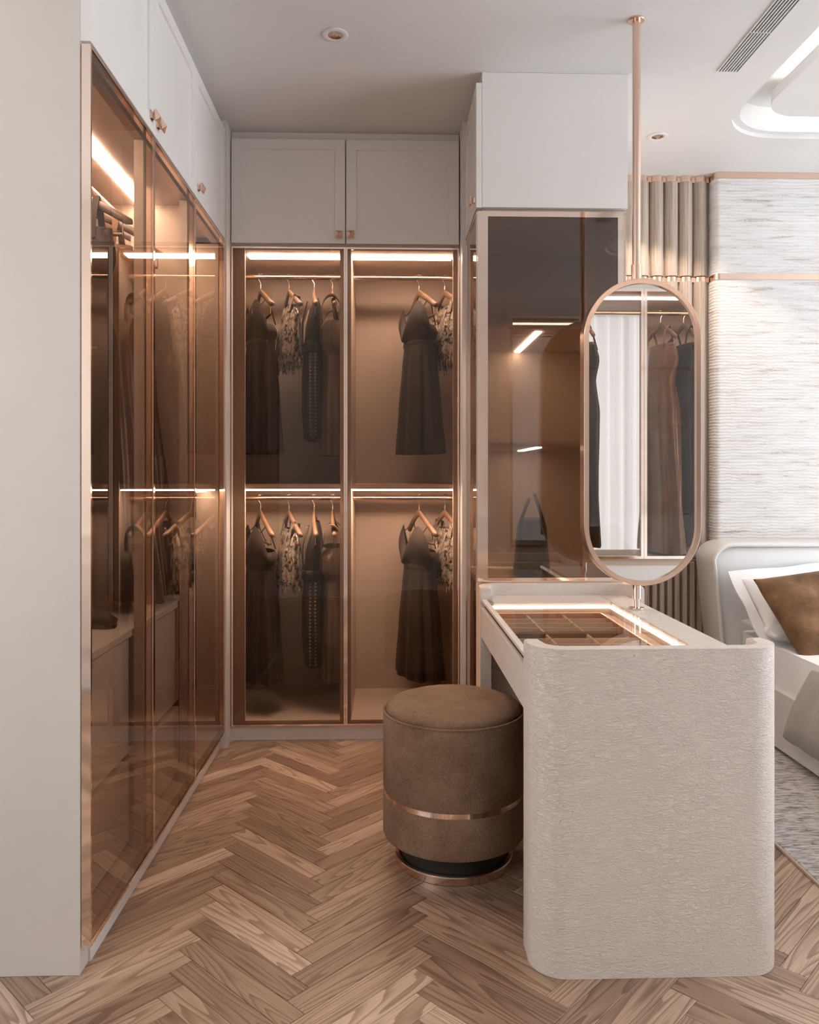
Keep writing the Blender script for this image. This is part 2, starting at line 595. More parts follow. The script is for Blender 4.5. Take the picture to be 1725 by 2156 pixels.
# --- walls
struct('wall_back', B(RX0, RX1, RY1, RY1 + 0.1, 0, CZ + 0.1), 'wall')
bm = new()
LY0, LY1, LZ0, LZ1 = -0.65, 1.25, 0.6, 2.6  # opening cut for the added fill window, out of view
box(bm, RX0 - 0.1, RX0, RY0, LY0, 0, CZ + 0.1)
box(bm, RX0 - 0.1, RX0, LY1, RY1, 0, CZ + 0.1)
box(bm, RX0 - 0.1, RX0, LY0, LY1, 0, LZ0)
box(bm, RX0 - 0.1, RX0, LY0, LY1, LZ1, CZ + 0.1)
struct('wall_left', bm, 'wall')
bm = B(-2.3, -0.736, 1.93, 1.985, 0, CZ, 0.002)
struct('wall_near_left', bm, 'wall')
# right wall with a window opening  (Y 0.4..3.3, Z 0.3..2.5)
bm = new()
WY0, WY1, WZ0, WZ1 = 0.2, 3.2, 0.25, 2.55
box(bm, RX1, RX1 + 0.1, RY0, WY0, 0, CZ + 0.1)
box(bm, RX1, RX1 + 0.1, WY1, RY1, 0, CZ + 0.1)
box(bm, RX1, RX1 + 0.1, WY0, WY1, 0, WZ0)
box(bm, RX1, RX1 + 0.1, WY0, WY1, WZ1, CZ + 0.1)
struct('wall_right', bm, 'wall')
def window(name, axis, c, a0, a1, z0, z1, m_pane, nm, side=1):
    def bx(a, b, zz0, zz1, d0, d1):
        return B(c + d0, c + d1, a, b, zz0, zz1) if axis == 'x' else B(a, b, c + d0, c + d1, zz0, zz1)
    sgn = side if axis == 'x' else -1
    f = struct(name, bx(a0, a1, z0 - 0.03, z0, sgn * -0.02, sgn * 0.08), 'cab')
    for aa, bb, p, q in ((a0, a0 + 0.05, z0, z1), (a1 - 0.05, a1, z0, z1), (a0 + 0.05, a1 - 0.05, z1 - 0.05, z1), (a0 + 0.05, a1 - 0.05, z0, z0 + 0.05)):
        ob('window_frame', bx(aa, bb, p, q, sgn * 0.01, sgn * 0.05), 'cab', f)
    step = (a1 - a0 - 0.1) / nm
    for i in range(nm):
        ob('pane', bx(a0 + 0.05 + i * step + 0.015, a0 + 0.05 + (i + 1) * step - 0.015, z0 + 0.05, z1 - 0.05, sgn * 0.03, sgn * 0.034), m_pane, f)
        if i:
            ob('mullion', bx(a0 + 0.05 + i * step - 0.015, a0 + 0.05 + i * step + 0.015, z0 + 0.05, z1 - 0.05, sgn * 0.01, sgn * 0.05), 'cab', f)
    return f
window('window_1', 'x', RX1, WY0, WY1, WZ0, WZ1, emit('daylight_right', (0.89, 0.945, 1.0), WINDOW_RIGHT), 3)
window('added_fill_window', 'x', RX0, LY0, LY1, LZ0, LZ1, emit('added_fill_left', (0.97, 0.98, 1.0), FILL_LEFT), 2, -1)  # invented window, added unseen on the left as fill light
# front wall (behind the camera) with a window to the right
FX0, FX1, FZ0, FZ1 = 1.0, 3.6, 0.45, 2.5
bm = new()
box(bm, RX0, FX0, RY0 - 0.1, RY0, 0, CZ + 0.1)
box(bm, FX1, RX1, RY0 - 0.1, RY0, 0, CZ + 0.1)
box(bm, FX0, FX1, RY0 - 0.1, RY0, 0, FZ0)
box(bm, FX0, FX1, RY0 - 0.1, RY0, FZ1, CZ + 0.1)
struct('wall_front', bm, 'wall')
window('window_2', 'y', RY0, FX0, FX1, FZ0, FZ1, emit('daylight_front', (0.93, 0.965, 1.0), WINDOW_FRONT), 3)
# wainscot mouldings on the front wall, seen reflected in the wardrobe glass
for i, (z0, z1, d) in enumerate(((0.0, 0.12, 0.018), (0.86, 0.90, 0.03), (0.70, 0.715, 0.015), (0.22, 0.235, 0.015))):
    struct('trim_%d' % (i + 1), B(RX0, FX0 - 0.05, RY0, RY0 + d, z0, z1, 0.004), 'cab')
struct('baseboard_right', B(RX1 - 0.015, RX1, RY0, RY1, 0, 0.1), 'cab')
# sheer curtain panels
for i, (xa, xb) in enumerate(((1.05, 1.95), (2.0, 3.55))):
    bm = new()
    n = 160
    rows = []
    for z in (0.03, 0.8, 1.6, 2.62):
        rows.append([(xa + (xb - xa) * k / n, RY0 + 0.10 + 0.022 * math.sin(k / n * (xb - xa) * 62) + 0.006 * math.sin(k * 1.7 + z), z) for k in range(n + 1)])
    rings_loft(bm, rows, False)
    tag(ob('sheer_curtain', bm, 'sheer', None, 'all'), ['sheer white pleated curtain behind the camera, seen in the mirror', 'sheer white pleated curtain covering the right part of the window behind the camera'][i], 'curtain', 'sheer curtains')

# ================================================================ BUILDERS FOR CABINETRY
KNOB = None
def mapper(kind, c):
    """(u, depth, z) -> world; depth grows towards the room"""
    if kind == 'back':
        return lambda u, d, z: (u, c - d, z)
    if kind == 'left':
        return lambda u, d, z: (c + d, u, z)
    return lambda u, d, z: (c - d, u, z)

def mbox(mp, u0, u1, d0, d1, z0, z1, bev=0.0, bm=None):
    p, q = mp(u0, d0, z0), mp(u1, d1, z1)
    a = [sorted((p[i], q[i])) for i in range(3)]
    return box(bm or new(), a[0][0], a[0][1], a[1][0], a[1][1], a[2][0], a[2][1], bev)

def shaker(mp, u0, u1, z0, z1, t=0.022, st=0.046, rec=0.007):
    bm = new()
    def ring(i, d):
        return [mp(u0 + i, d, z0 + i), mp(u1 - i, d, z0 + i), mp(u1 - i, d, z1 - i), mp(u0 + i, d, z1 - i)]
    c = 0.0015
    rings_loft(bm, [ring(0, 0), ring(0, t - c), ring(c, t), ring(st, t), ring(st + 0.002, t - rec), ], True, True, True)
    return bm

def knob(mp, u, z, d, parent):
    bm = new()
    def ring(h, dd):
        return [mp(u - h, dd, z - h), mp(u + h, dd, z - h), mp(u + h, dd, z + h), mp(u - h, dd, z + h)]
    rings_loft(bm, [ring(0.010, d), ring(0.0075, d + 0.006), ring(0.0165, d + 0.016), ring(0.0165, d + 0.019), ring(0.0006, d + 0.030)], True, True, True)
    return ob('knob', bm, 'rose', parent)

def glass_door(mp, u0, u1, z0, z1, parent, d0=0.0, t=0.022, fw=0.008, gm='glass'):
    bm = new()
    def ring(i, d):
        return [mp(u0 + i, d, z0 + i), mp(u1 - i, d, z0 + i), mp(u1 - i, d, z1 - i), mp(u0 + i, d, z1 - i)]
    rings_loft(bm, [ring(fw, d0), ring(0, d0), ring(0, d0 + t), ring(fw, d0 + t), ring(fw, d0)], True)
    bmesh.ops.remove_doubles(bm, verts=bm.verts[:], dist=1e-6)
    door = ob('door_frame', bm, 'polish', parent)
    ob('pane', mbox(mp, u0 + fw, u1 - fw, d0 + t - 0.008, d0 + t - 0.002, z0 + fw, z1 - fw), gm, door)
    return door

# ================================================================ BACK WARDROBE
YB = 3.62
mpB = mapper('back', YB + 0.022)
wb = thing('glass_wardrobe', 'bronze glass wardrobe across the back with two doors and two hanging rails', 'wardrobe', (-0.184, YB, 0))
ob('plinth', B(-0.736, 0.374, YB + 0.017, YB + 0.05, 0, 0.063), 'cab', wb)
ob('bottom_panel', B(-0.80, 0.336, YB + 0.026, 4.20, 0.064, 0.085), 'carc', wb)
ob('top_panel', B(-0.80, 0.336, YB + 0.026, 4.20, 2.238, 2.258), 'carc', wb)
ob('back_panel', B(-0.80, 0.45, 4.19, 4.205, 0.064, 2.258), 'carc', wb)
ob('side_panel', B(-0.80, -0.785, YB + 0.05, 4.19, 0.085, 2.238), 'carc', wb)
ob('side_panel', B(0.435, 0.45, 3.725, 4.19, 0.085, 2.238), 'carc', wb)
ob('corner_panel', B(0.336, 0.435, 3.725, 4.19, 0.064, 0.085), 'carc', wb)
ob('corner_panel', B(0.336, 0.435, 3.725, 4.19, 2.238, 2.258), 'carc', wb)
ob('stile', B(-0.704, -0.645, YB + 0.026, YB + 0.046, 0.085, 2.238), 'carc', wb)
ob('stile', B(0.309, 0.336, YB + 0.026, YB + 0.046, 0.085, 2.238), 'carc', wb)
ob('stile', B(-0.211, -0.160, YB + 0.026, YB + 0.046, 0.085, 2.238), 'carc', wb)
ob('divider', B(-0.175, -0.160, YB + 0.0465, 4.19, 0.085, 2.238), 'carc', wb)
for (a, b) in ((-0.645, -0.211), (-0.160, 0.309)):
    a2, b2 = (-0.785, -0.175) if a < -0.5 else (-0.160, 0.309)
    ob('led_strip', B(a, b, 3.715, 3.785, 2.233, 2.238), 'led', wb)
    ob('shelf', B(a2, b2, YB + 0.0465, 4.19, 1.143, 1.166), 'carc', wb)
    ob('led_strip', B(a, b, YB + 0.047, YB + 0.125, 1.136, 1.1425), 'led', wb)
    for z in (2.178, 1.098):
        bm = tube(new(), [(a2 + 0.001, 3.90, z), (b2 + (0.12 if a > -0.5 else 0) - 0.001, 3.90, z)], 0.0135, 16)
        ob('hanging_rail', bm, 'rose', wb, True)
glass_door(mpB, -0.702, -0.1845, 0.067, 2.246, wb, gm='glassback')
glass_door(mpB, -0.1835, 0.334, 0.067, 2.246, wb, gm='glassback')

cb = thing('wall_cabinet', 'grey two door cabinet above the back wardrobe with pyramid knobs', 'cabinet', (-0.184, YB, 2.26))
ob('body', B(-0.704, 0.336, YB + 0.026, 4.20, 2.259, CZ - 0.001), 'cab', cb)
for u0, u1, ku in ((-0.702, -0.1865, -0.215), (-0.1815, 0.334, -0.160)):
    d = ob('door', shaker(mpB, u0, u1, 2.2625, 2.737), 'cab', cb)
    knob(mpB, ku, 2.300, 0.022, d)

# corner fillers
struct('trim_5', B(-0.736, -0.706, 3.535, 3.668, 0.0, CZ), 'cab')
struct('trim_6', B(0.339, 0.372, 3.515, 3.668, 0.0, CZ), 'cab')

# ================================================================ LEFT WARDROBE
XL = -0.736
mpL = mapper('left', XL)
wl = thing('glass_wardrobe', 'bronze glass wardrobe along the left wall with three doors and drawers inside', 'wardrobe', (XL, 2.73, 0))
ob('plinth', B(XL - 0.04, XL + 0.004, 1.987, 3.534, 0, 0.063), 'cab', wl)
ob('bottom_panel', B(-1.34, XL - 0.002, 1.987, 3.534, 0.064, 0.082), 'carc', wl)
ob('top_panel', B(-1.34, XL - 0.03, 1.987, 3.534, 2.258, 2.274), 'carc', wl)
ob('front_rail', B(XL - 0.03, XL - 0.002, 1.987, 3.534, 2.225, 2.274), 'stilemetal', wl)
ob('back_panel', B(-1.355, -1.34, 1.987, 3.70, 0.082, 2.258), 'carc', wl)
ob('side_panel', B(-1.34, XL - 0.002, 1.987, 2.005, 0.082, 2.225), 'carc', wl)
ob('partition', B(-1.34, XL - 0.010, 3.12, 3.14, 0.082, 2.258), 'carc', wl)
ob('side_panel', B(-1.34, XL - 0.002, 3.516, 3.534, 0.082, 2.225), 'carc', wl)
for y in (2.456, 2.986):
    ob('stile', B(XL - 0.03, XL - 0.002, y - 0.022, y + 0.022, 0.082, 2.225), 'carc', wl)
ob('led_strip', B(-0.965, -0.915, 2.02, 3.11, 2.252, 2.258), 'led', wl)
ob('led_strip', B(-0.965, -0.915, 3.16, 3.50, 2.252, 2.258), 'led', wl)
ob('hanging_rail', tube(new(), [(-1.03, 2.01, 2.20), (-1.03, 3.119, 2.20)], 0.0155, 18), 'rose', wl, True)
ob('shelf', B(-1.34, XL - 0.03, 3.141, 3.515, 1.14, 1.165), 'carc', wl)
ob('led_strip', B(-0.80, -0.785, 3.15, 3.50, 1.1355, 1.14), 'led', wl)
for a, b in ((1.932, 2.4555), (2.4565, 2.9845), (2.9855, 3.529)):
    glass_door(mpL, a, b, 0.066, 2.243, wl, d0=0.003)

du = thing('drawer_counter', 'grey drawer counter inside the left wardrobe under the hanging gowns', 'drawers', (-1.04, 2.56, 0.083))
ob('worktop', B(-1.338, -0.772, 2.006, 3.119, 0.716, 0.738, 0.002), 'cab', du)
ob('body', B(-1.338, -0.815, 2.006, 3.119, 0.083, 0.716), 'cab', du)
for a, b in ((2.010, 2.440), (2.500, 3.020)):
    for z0, z1 in ((0.09, 0.335), (0.36, 0.708)):
        ob('drawer_front', B(-0.815, -0.783, a, b, z0, z1, 0.002), 'cab', du)
for a, b in ((2.440, 2.500), (3.020, 3.115)):
    ob('recessed_pull', B(-0.8149, -0.805, a + 0.003, b - 0.003, 0.09, 0.708), 'dark', du)

for lab, doors in (('grey two door upper cabinet above the left wardrobe nearest the camera', ((1.932, 2.455, 2.425), (2.459, 2.985, 2.489))),
                   ('grey single door upper cabinet above the left wardrobe in the far corner', ((2.989, 3.529, 3.022),))):
    y0, y1 = doors[0][0], doors[-1][1]
    c = thing('wall_cabinet', lab, 'cabinet', (XL, (y0 + y1) / 2, 2.25))
    ob('body', B(-1.34, XL - 0.001, y0 + (0.056 if y0 < 2 else 0), y1, 2.276, CZ - 0.001), 'cab', c)
    for a, b, ku in doors:
        d = ob('door', shaker(mpL, a, b, 2.250, 2.735, 0.025), 'cab', c)
        knob(mpL, ku, 2.292, 0.025, d)

# ================================================================ RIGHT TOWER
YT = 3.08
wr = thing('display_wardrobe', 'tall display wardrobe with rose gold framed smoked glass end behind the vanity', 'wardrobe', (0.66, YT, 0))
mpR = mapper('right', 0.374)
mpT = mapper('back', YT + 0.022)
ob('plinth', B(0.380, 0.947, YT + 0.03, 3.70, 0, 0.063), 'cab', wr)
ob('base_panel', B(0.376, 0.947, YT + 0.002, YT + 0.022, 0.064, 0.783), 'cab', wr)
ob('side_panel', B(0.925, 0.947, YT + 0.024, 3.72, 0.064, 2.236), 'carc', wr)
ob('back_panel', B(0.376, 0.925, 3.705, 3.72, 0.064, 2.236), 'carc', wr)
ob('top_panel', B(0.376, 0.947, YT + 0.024, 3.72, 2.238, 2.250), 'carc', wr)
for z0, z1 in ((0.758, 0.78), (1.320, 1.336), (1.785, 1.805)):
    ob('shelf', B(0.378, 0.925, YT + (0.040 if z0 > 0.8 else 0.024), 3.705, z0, z1), 'carc', wr)
ob('bottom_panel', B(0.378, 0.925, YT + 0.024, 3.705, 0.064, 0.082), 'carc', wr)
ob('led_strip', B(0.600, 0.626, 3.17, 3.69, 1.780, 1.785), 'led_tower', wr)
ob('led_strip', B(0.600, 0.626, 3.17, 3.60, 1.3155, 1.320), 'led_tower', wr)
# framed end glass
bm = new()
def rg(i, j, k, d):
    return [(0.357 + i, YT + 0.022 - d, 0.785 + k), (0.930 - j, YT + 0.022 - d, 0.785 + k), (0.930 - j, YT + 0.022 - d, 2.236 - k), (0.357 + i, YT + 0.022 - d, 2.236 - k)]
rings_loft(bm, [rg(0.040, 0.022, 0.021, 0), rg(0, 0, 0, 0), rg(0, 0, 0, 0.022), rg(0.040, 0.022, 0.021, 0.022), rg(0.040, 0.022, 0.021, 0)], True)
bmesh.ops.remove_doubles(bm, verts=bm.verts[:], dist=1e-6)
fr = ob('end_frame', bm, 'polish', wr)
ob('pane', B(0.397, 0.908, YT + 0.003, YT + 0.009, 0.806, 2.215), 'glassgrey', fr)
glass_door(mpR, YT + 0.026, 3.505, 0.067, 2.240, wr, d0=0.0, t=0.020)
cr = thing('wall_cabinet', 'plain grey upper cabinet on the tower behind the vanity with one side door', 'cabinet', (0.66, YT, 2.25))
ob('body', B(0.375, 0.947, YT, 4.20, 2.2515, CZ - 0.001), 'cab', cr)
d = ob('door', shaker(mpR, YT, 3.51, 2.250, 2.735, 0.023), 'cab', cr)
knob(mpR, 3.13, 2.292, 0.023, d)

# handbag on the tower's lowest display shelf
hb = thing('handbag', 'dark taupe leather tote bag with two upright handles in the display tower', 'bag', (0.628, 3.40, 0.7805), math.radians(78))
bm = new()
prof = [(0.0, 0.120, 0.074), (0.012, 0.122, 0.077), (0.10, 0.112, 0.070), (0.19, 0.104, 0.064), (0.228, 0.100, 0.060), (0.236, 0.098, 0.056)]
def sq(a, b, z, n=40, p=4.5):
    out = []
    for i in range(n):
        t = 2 * PI * i / n
        c, s = math.cos(t), math.sin(t)
        out.append((math.copysign(abs(c) ** (2 / p), c) * a, math.copysign(abs(s) ** (2 / p), s) * b, z + (0.007 * math.cos(2 * t) - 0.004 if z > 0.2 else 0)))
    return out
rings_loft(bm, [sq(a, b, z) for z, a, b in prof], True, True, True)
ob('body', bm, 'bag', hb, True, True)
for s_, hh in ((-1, 0.150), (1, 0.128)):
    pts = []
    for i in range(17):
        t = PI * i / 16
        k = math.sin(t) ** 0.75
        pts.append((0.055 * math.cos(t), s_ * (0.0585 - 0.046 * k), 0.195 + hh * k))
    ob('handle', tube(new(), pts, 0.0062, 10), 'bag', hb, True, True)
ob('base_band', rings_loft(new(), [sq(0.1215, 0.0765, 0.003), sq(0.1232, 0.0782, 0.015), sq(0.1185, 0.0748, 0.062), sq(0.117, 0.073, 0.062)], True), 'leather_black', hb, True, True)

# ================================================================ GARMENTS
def make_hanger(name='clothes_hanger', span=0.205, fat=1.0):
    t = thing(name, 'x', 'hanger')
    # origin: rail centre; the hook wraps the rail; arms run along local x
    pts = []
    for i in range(14):
        a = math.radians(-55 + 245 * i / 13)
        pts.append((0, -0.0165 * math.cos(a), 0.0165 * math.sin(a)))
    pts = list(reversed(pts))
    pts = [(0, -p[1], p[2]) for p in pts]
    tail = [(0, 0.0, -0.030), (0, 0, -0.052)]
    pts = pts[::-1]
    ob('hook', tube(new(), pts + tail if abs(pts[-1][1]) < 0.02 else pts, 0.0019, 8), 'steel', t, True, True)
    ob('ferrule', tube(new(), [(0, 0, -0.040), (0, 0, -0.058)], 0.0035, 10), 'steel', t, True, True)
    rings = []
    n = 21
    for i in range(n):
        s = -1 + 2 * i / (n - 1)
        x = s * span
        drop = 0.058 + 0.105 * abs(s) ** 1.15
        yy = 0.018 * (abs(s) ** 2)
        h = (0.017 - 0.002 * abs(s)) * fat
        th = (0.007 + 0.007 * abs(s) ** 1.5) * fat
        if i in (0, n - 1):
            h, th = h * 0.6, th * 0.6
        rings.append([(x, yy + th * math.cos(2 * PI * k / 10), -drop - h + h * math.sin(2 * PI * k / 10)) for k in range(10)])
    ob('arms', rings_loft(new(), rings, True, True, True), 'hanger', t, 'all', True)
    ob('trouser_bar', tube(new(), [(-span * 0.86, 0.012, -0.215), (span * 0.86, 0.012, -0.215)], 0.0055, 10), 'hanger', t, True, True)
    for s in (-1, 1):
        ob('bar_wire', tube(new(), [(s * span * 0.86, 0.013, -0.175), (s * span * 0.86, 0.012, -0.215)], 0.0018, 6), 'steel', t, True, True)
    return t

def tube_cloth(bm, prof, nf=7, n=96, seed=0, cap=False):
    """prof rows: z, cx, cy, a, b, fold amplitude"""
    rnd = random.Random(seed)
    ph = [rnd.uniform(0, 6.28) for _ in range(4)]
    rings = []
    for z, cx, cy, a, b, f in prof:
        r = []
        for i in range(n):
            t = 2 * PI * i / n
            k = 1 + f * (0.6 * math.sin(nf * t + ph[0]) + 0.4 * math.sin((nf * 2 - 3) * t + ph[1]))
            wob = 0.004 * math.sin(3 * t + ph[2] + z * 9)
            r.append((cx + (a * k + wob) * math.cos(t), cy + (b * k + f * 0.05 * math.sin(nf * t + ph[3])) * math.sin(t), z))
        rings.append(r)
    rings_loft(bm, rings, True, cap, False)
    return bm

def lerp_prof(keys, n=26):
    out = []
    for i in range(n):
        z = keys[0][0] + (keys[-1][0] - keys[0][0]) * i / (n - 1)
        for p, q in zip(keys[:-1], keys[1:]):
            if q[0] <= z + 1e-9 <= p[0] + 2e-9 or p is keys[-2]:
                t = 0 if p[0] == q[0] else (p[0] - z) / (p[0] - q[0])
                t = max(0, min(1, t))
                t = t * t * (3 - 2 * t) * 0.5 + t * 0.5
                out.append((z,) + tuple(p[j] + (q[j] - p[j]) * t for j in range(1, 6)))
                break
    return out

def make_strap_dress():
    t = thing('strap_dress', 'x', 'dress')
    bm = new()
    n = 72
    # wrap bodice: two pointed cups in front, low back
    rings = []
    for k in range(9):
        s = k / 8
        r = []
        for i in range(n):
            a = 2 * PI * i / n
            cx, cy = math.cos(a), math.sin(a)
            front = max(0.0, -cy)
            top = -0.255 + 0.125 * front * (abs(cx) ** 0.8) * (1.8 if front else 1) - 0.05 * front * (1 - abs(cx)) ** 3
            z = top + (-0.330 - top) * s
            wid = 0.155 + 0.022 * math.sin(PI * s) - 0.018 * s
            dep = 0.062 + 0.030 * math.sin(PI * min(1, s * 1.1)) * (1 if front else 0.4)
            r.append((wid * cx, dep * cy, z))
        rings.append(r)
    rings_loft(bm, rings, True)
    ob('bodice', bm, 'satin_dark', t, 'all', True)
    band = tube_cloth(new(), [(-0.320, 0, 0, 0.140, 0.066, 0.0), (-0.330, 0, 0, 0.143, 0.069, 0.0), (-0.342, 0, 0, 0.140, 0.066, 0.0)], 7, 72)
    ob('waist_seam', band, 'satin_dark', t, 'all', True)
    pr = lerp_prof([(-0.337, 0, 0, 0.138, 0.064, 0.01), (-0.42, 0, 0, 0.152, 0.073, 0.05), (-0.62, 0, 0, 0.180, 0.086, 0.085), (-0.865, 0, 0, 0.215, 0.10, 0.11)], 24)
    ob('skirt', tube_cloth(new(), pr, 8, 128, 3), 'satin_dark', t, 'all', True)
    for sx in (-1, 1):
        for fy, zt in ((-1, -0.185), (1, -0.255)):
            pts = [(sx * 0.118, 0.012, -0.118), (sx * 0.122, fy * 0.02, -0.16), (sx * (0.10 if fy < 0 else 0.085), fy * 0.055, zt + 0.01)]
            ob('strap', tube(new(), pts, 0.0028, 6), 'satin_dark', t, True, True)
    return t

def make_lace_top():
    t = thing('lace_top', 'x', 'top')
    pr = lerp_prof([(-0.15, 0, 0.008, 0.10, 0.022, 0.02), (-0.20, 0, 0.006, 0.150, 0.035, 0.05), (-0.30, 0, 0, 0.155, 0.05, 0.09), (-0.40, 0, 0, 0.165, 0.055, 0.12)], 14)
    ob('body', tube_cloth(new(), pr, 9, 96, 5), 'lace', t, 'all', True)
    bm = new()
    rnd = random.Random(3)
    for i in range(70):
        a = 2 * PI * i / 70
        x, y = 0.168 * math.cos(a), 0.056 * math.sin(a)
        l = rnd.uniform(0.03, 0.07)
        tube(bm, [(x, y, -0.395), (x + rnd.uniform(-.006, .006), y + rnd.uniform(-.006, .006), -0.40 - l * .6), (x + rnd.uniform(-.01, .01), y, -0.40 - l)], [0.006, 0.004, 0.001], 5)
    f = ob('fringe', bm, 'lace', t, False, True)
    f['kind'] = 'stuff'
    for sx in (-1, 1):
        ob('strap', strip(new(), [(sx * 0.10, -0.02, -0.19), (sx * 0.105, 0.0, -0.11), (sx * 0.105, 0.028, -0.12), (sx * 0.10, 0.03, -0.19)], (1, 0, 0), 0.045, (0, 1, 0), 0.003), 'lace', t, False, True)
    return t

def make_leather_dress():
    t = thing('leather_dress', 'x', 'dress')
    pr = lerp_prof([(-0.115, 0, 0.01, 0.075, 0.016, 0.0), (-0.16, 0, 0.012, 0.165, 0.025, 0.0), (-0.26, 0, 0.005, 0.165, 0.045, 0.01), (-0.36, 0, 0, 0.145, 0.05, 0.02),
                    (-0.52, 0, 0, 0.185, 0.06, 0.02), (-0.66, 0, 0, 0.19, 0.06, 0.02), (-0.80, 0, 0, 0.165, 0.05, 0.025)], 30)
    ob('body', tube_cloth(new(), pr, 6, 80, 8), 'leather_black', t, 'all', True)
    ob('belt', tube_cloth(new(), [(-0.345, 0, 0, 0.150, 0.055, 0), (-0.345, 0, 0, 0.158, 0.063, 0), (-0.385, 0, 0, 0.158, 0.063, 0), (-0.385, 0, 0, 0.150, 0.055, 0)], 4, 64), 'leather_black', t, True, True)
    ob('buckle', B(0.150, 0.185, -0.03, 0.0, -0.39, -0.34, 0.004), 'leather_black', t, True, True)
    # braided trim down the side facing the room (local +x end)
    bm = new()
    for col in (-1, 1):
        for i in range(24):
            z = -0.40 - i * 0.0165
            k = min(max((z + 0.36) / -0.16, 0), 1)
            x = 0.150 + 0.037 * k - max(0, (-0.66 - z)) * 0.18
            y = col * 0.012
            s = 0.0062
            vs = [bm.verts.new(p) for p in ((x + 0.004, y - s, z), (x + 0.004, y, z - s * 1.2), (x + 0.004, y + s, z), (x + 0.004, y, z + s * 1.2), (x + 0.009, y, z))]
            for a, b in ((0, 1), (1, 2), (2, 3), (3, 0)):
                bm.faces.new((vs[a], vs[b], vs[4]))
    f = ob('braided_trim', bm, 'braid', t, False, True)
    f['kind'] = 'stuff'
    for sx in (-1, 1):
        ob('lapel_edge', tube(new(), [(sx * 0.10, -0.03, -0.14), (sx * 0.08, -0.052, -0.24), (sx * 0.015, -0.056, -0.36)], 0.005, 6), 'braid', t, True, True)
    return t

def make_draped_dress():
    t = thing('draped_dress', 'x', 'dress')
    pr = lerp_prof([(-0.235, 0, 0, 0.150, 0.05, 0.01), (-0.28, 0, -0.01, 0.172, 0.072, 0.03), (-0.34, 0, -0.01, 0.165, 0.07, 0.03), (-0.40, 0, 0, 0.135, 0.055, 0.01)], 14)
    ob('ruched_bodice', tube_cloth(new(), pr, 14, 110, 4), 'satin_taupe', t, 'all', True)
    pr = lerp_prof([(-0.395, 0, 0, 0.136, 0.056, 0.01), (-0.50, 0, 0, 0.15, 0.062, 0.03), (-0.62, 0, 0, 0.17, 0.07, 0.05), (-0.80, 0, 0, 0.165, 0.065, 0.11), (-0.875, 0, 0, 0.15, 0.06, 0.14)], 26)
    ob('skirt', tube_cloth(new(), pr, 7, 110, 11), 'satin_taupe', t, 'all', True)
    pts = []
    for i in range(13):
        a = PI * i / 12
        pts.append((0.205 * 0.82, -0.05 * math.cos(a) , -0.245 + 0.120 * math.sin(a) ** 0.7))
    for sx in (-1, 1):
        ob('halter_strap', strip(new(), [(sx * p[0] * (0.86 + 0.14 * math.sin(PI * i / 12)), p[1], p[2]) for i, p in enumerate(pts)], (1, 0, 0), 0.040, (0, 0.3, 1), 0.006), 'satin_taupe', t, False, True)
    return t

def make_gown(length=1.30, hem=0.26, mname='satin_gloss', seed=1, name='evening_gown'):
    t = thing(name, 'x', 'dress')
    L = length
    pr = lerp_prof([(-0.20, 0, 0.0, 0.150, 0.045, 0.02), (-0.30, 0, -0.01, 0.165, 0.06, 0.05), (-0.42, 0, 0, 0.125, 0.06, 0.05), (-0.60, 0, 0, 0.16, 0.08, 0.09),
                    (-0.20 - (L - 0.2) * 0.75, 0, 0, hem * 0.85, 0.062, 0.14), (-L, 0, 0.0, hem, 0.075, 0.17)], 44)
    ob('skirt_and_bodice', tube_cloth(new(), pr, 7, 150, seed), mname, t, 'all', True)
    for sx in (-1, 1):
        ob('strap', strip(new(), [(sx * 0.10, -0.045, -0.24), (sx * 0.095, -0.022, -0.15), (sx * 0.095, 0.0, -0.092), (sx * 0.095, 0.026, -0.13), (sx * 0.10, 0.04, -0.22)], (1, 0, 0), 0.022, (0, 0.6, 0.8), 0.003), mname, t, False, True)
    return t

H0 = make_hanger()
used = {}
def put(kind, maker, loc, rz, label, group):
    if kind not in used:
        r = maker()
        used[kind] = r
        r.location = loc
        r.rotation_euler = (0, 0, rz)
        r['label'] = label
        r['group'] = group
        return r
    return dup(used[kind], loc, rz, label, group)
def hang(kind, maker, x, y, z, rz, glabel, hlabel, dz=0.0):
    put('hanger', lambda: H0, (x, y, z), rz, hlabel, 'wooden clothes hangers')
    return put(kind, maker, (x, y, z + dz), rz, glabel, kind)

rowname = {2.178: ('upper', 'on the upper rail'), 1.098: ('lower', 'on the lower rail')}
for z in (2.178, 1.098):
    u, where = rowname[z]
    hang('strap dresses', make_strap_dress, -0.613, 3.90, z, -math.radians(70),
         'long dark brown strappy dress at the far left %s' % where,
         'wooden hanger of the far left strappy dress %s' % where)
    hang('lace tops', make_lace_top, -0.475, 3.90, z, -math.radians(72),
         'silver and black sequin lace top in the left bay %s' % where,
         'wooden hanger of the left bay lace top %s' % where)
    hang('leather dresses', make_leather_dress, -0.352, 3.90, z, -math.radians(87),
         'narrow black leather dress with belt and braided trim %s' % where,
         'wooden hanger of the belted leather dress %s' % where)
    hang('draped dresses', make_draped_dress, -0.262, 3.90, z, -math.radians(88),
         'taupe satin dress with ruched bodice beside the centre mullion %s' % where,
         'wooden hanger of the taupe ruched dress %s' % where)
    hang('strap dresses', make_strap_dress, 0.163, 3.90, z, -math.radians(73),
         'long dark brown strappy dress in the right bay %s' % where,
         'wooden hanger of the right bay strappy dress %s' % where)
    hang('lace tops', make_lace_top, 0.290, 3.90, z, -math.radians(73),
         'silver and black sequin lace top at the right end %s' % where,
         'wooden hanger of the right end lace top %s' % where)

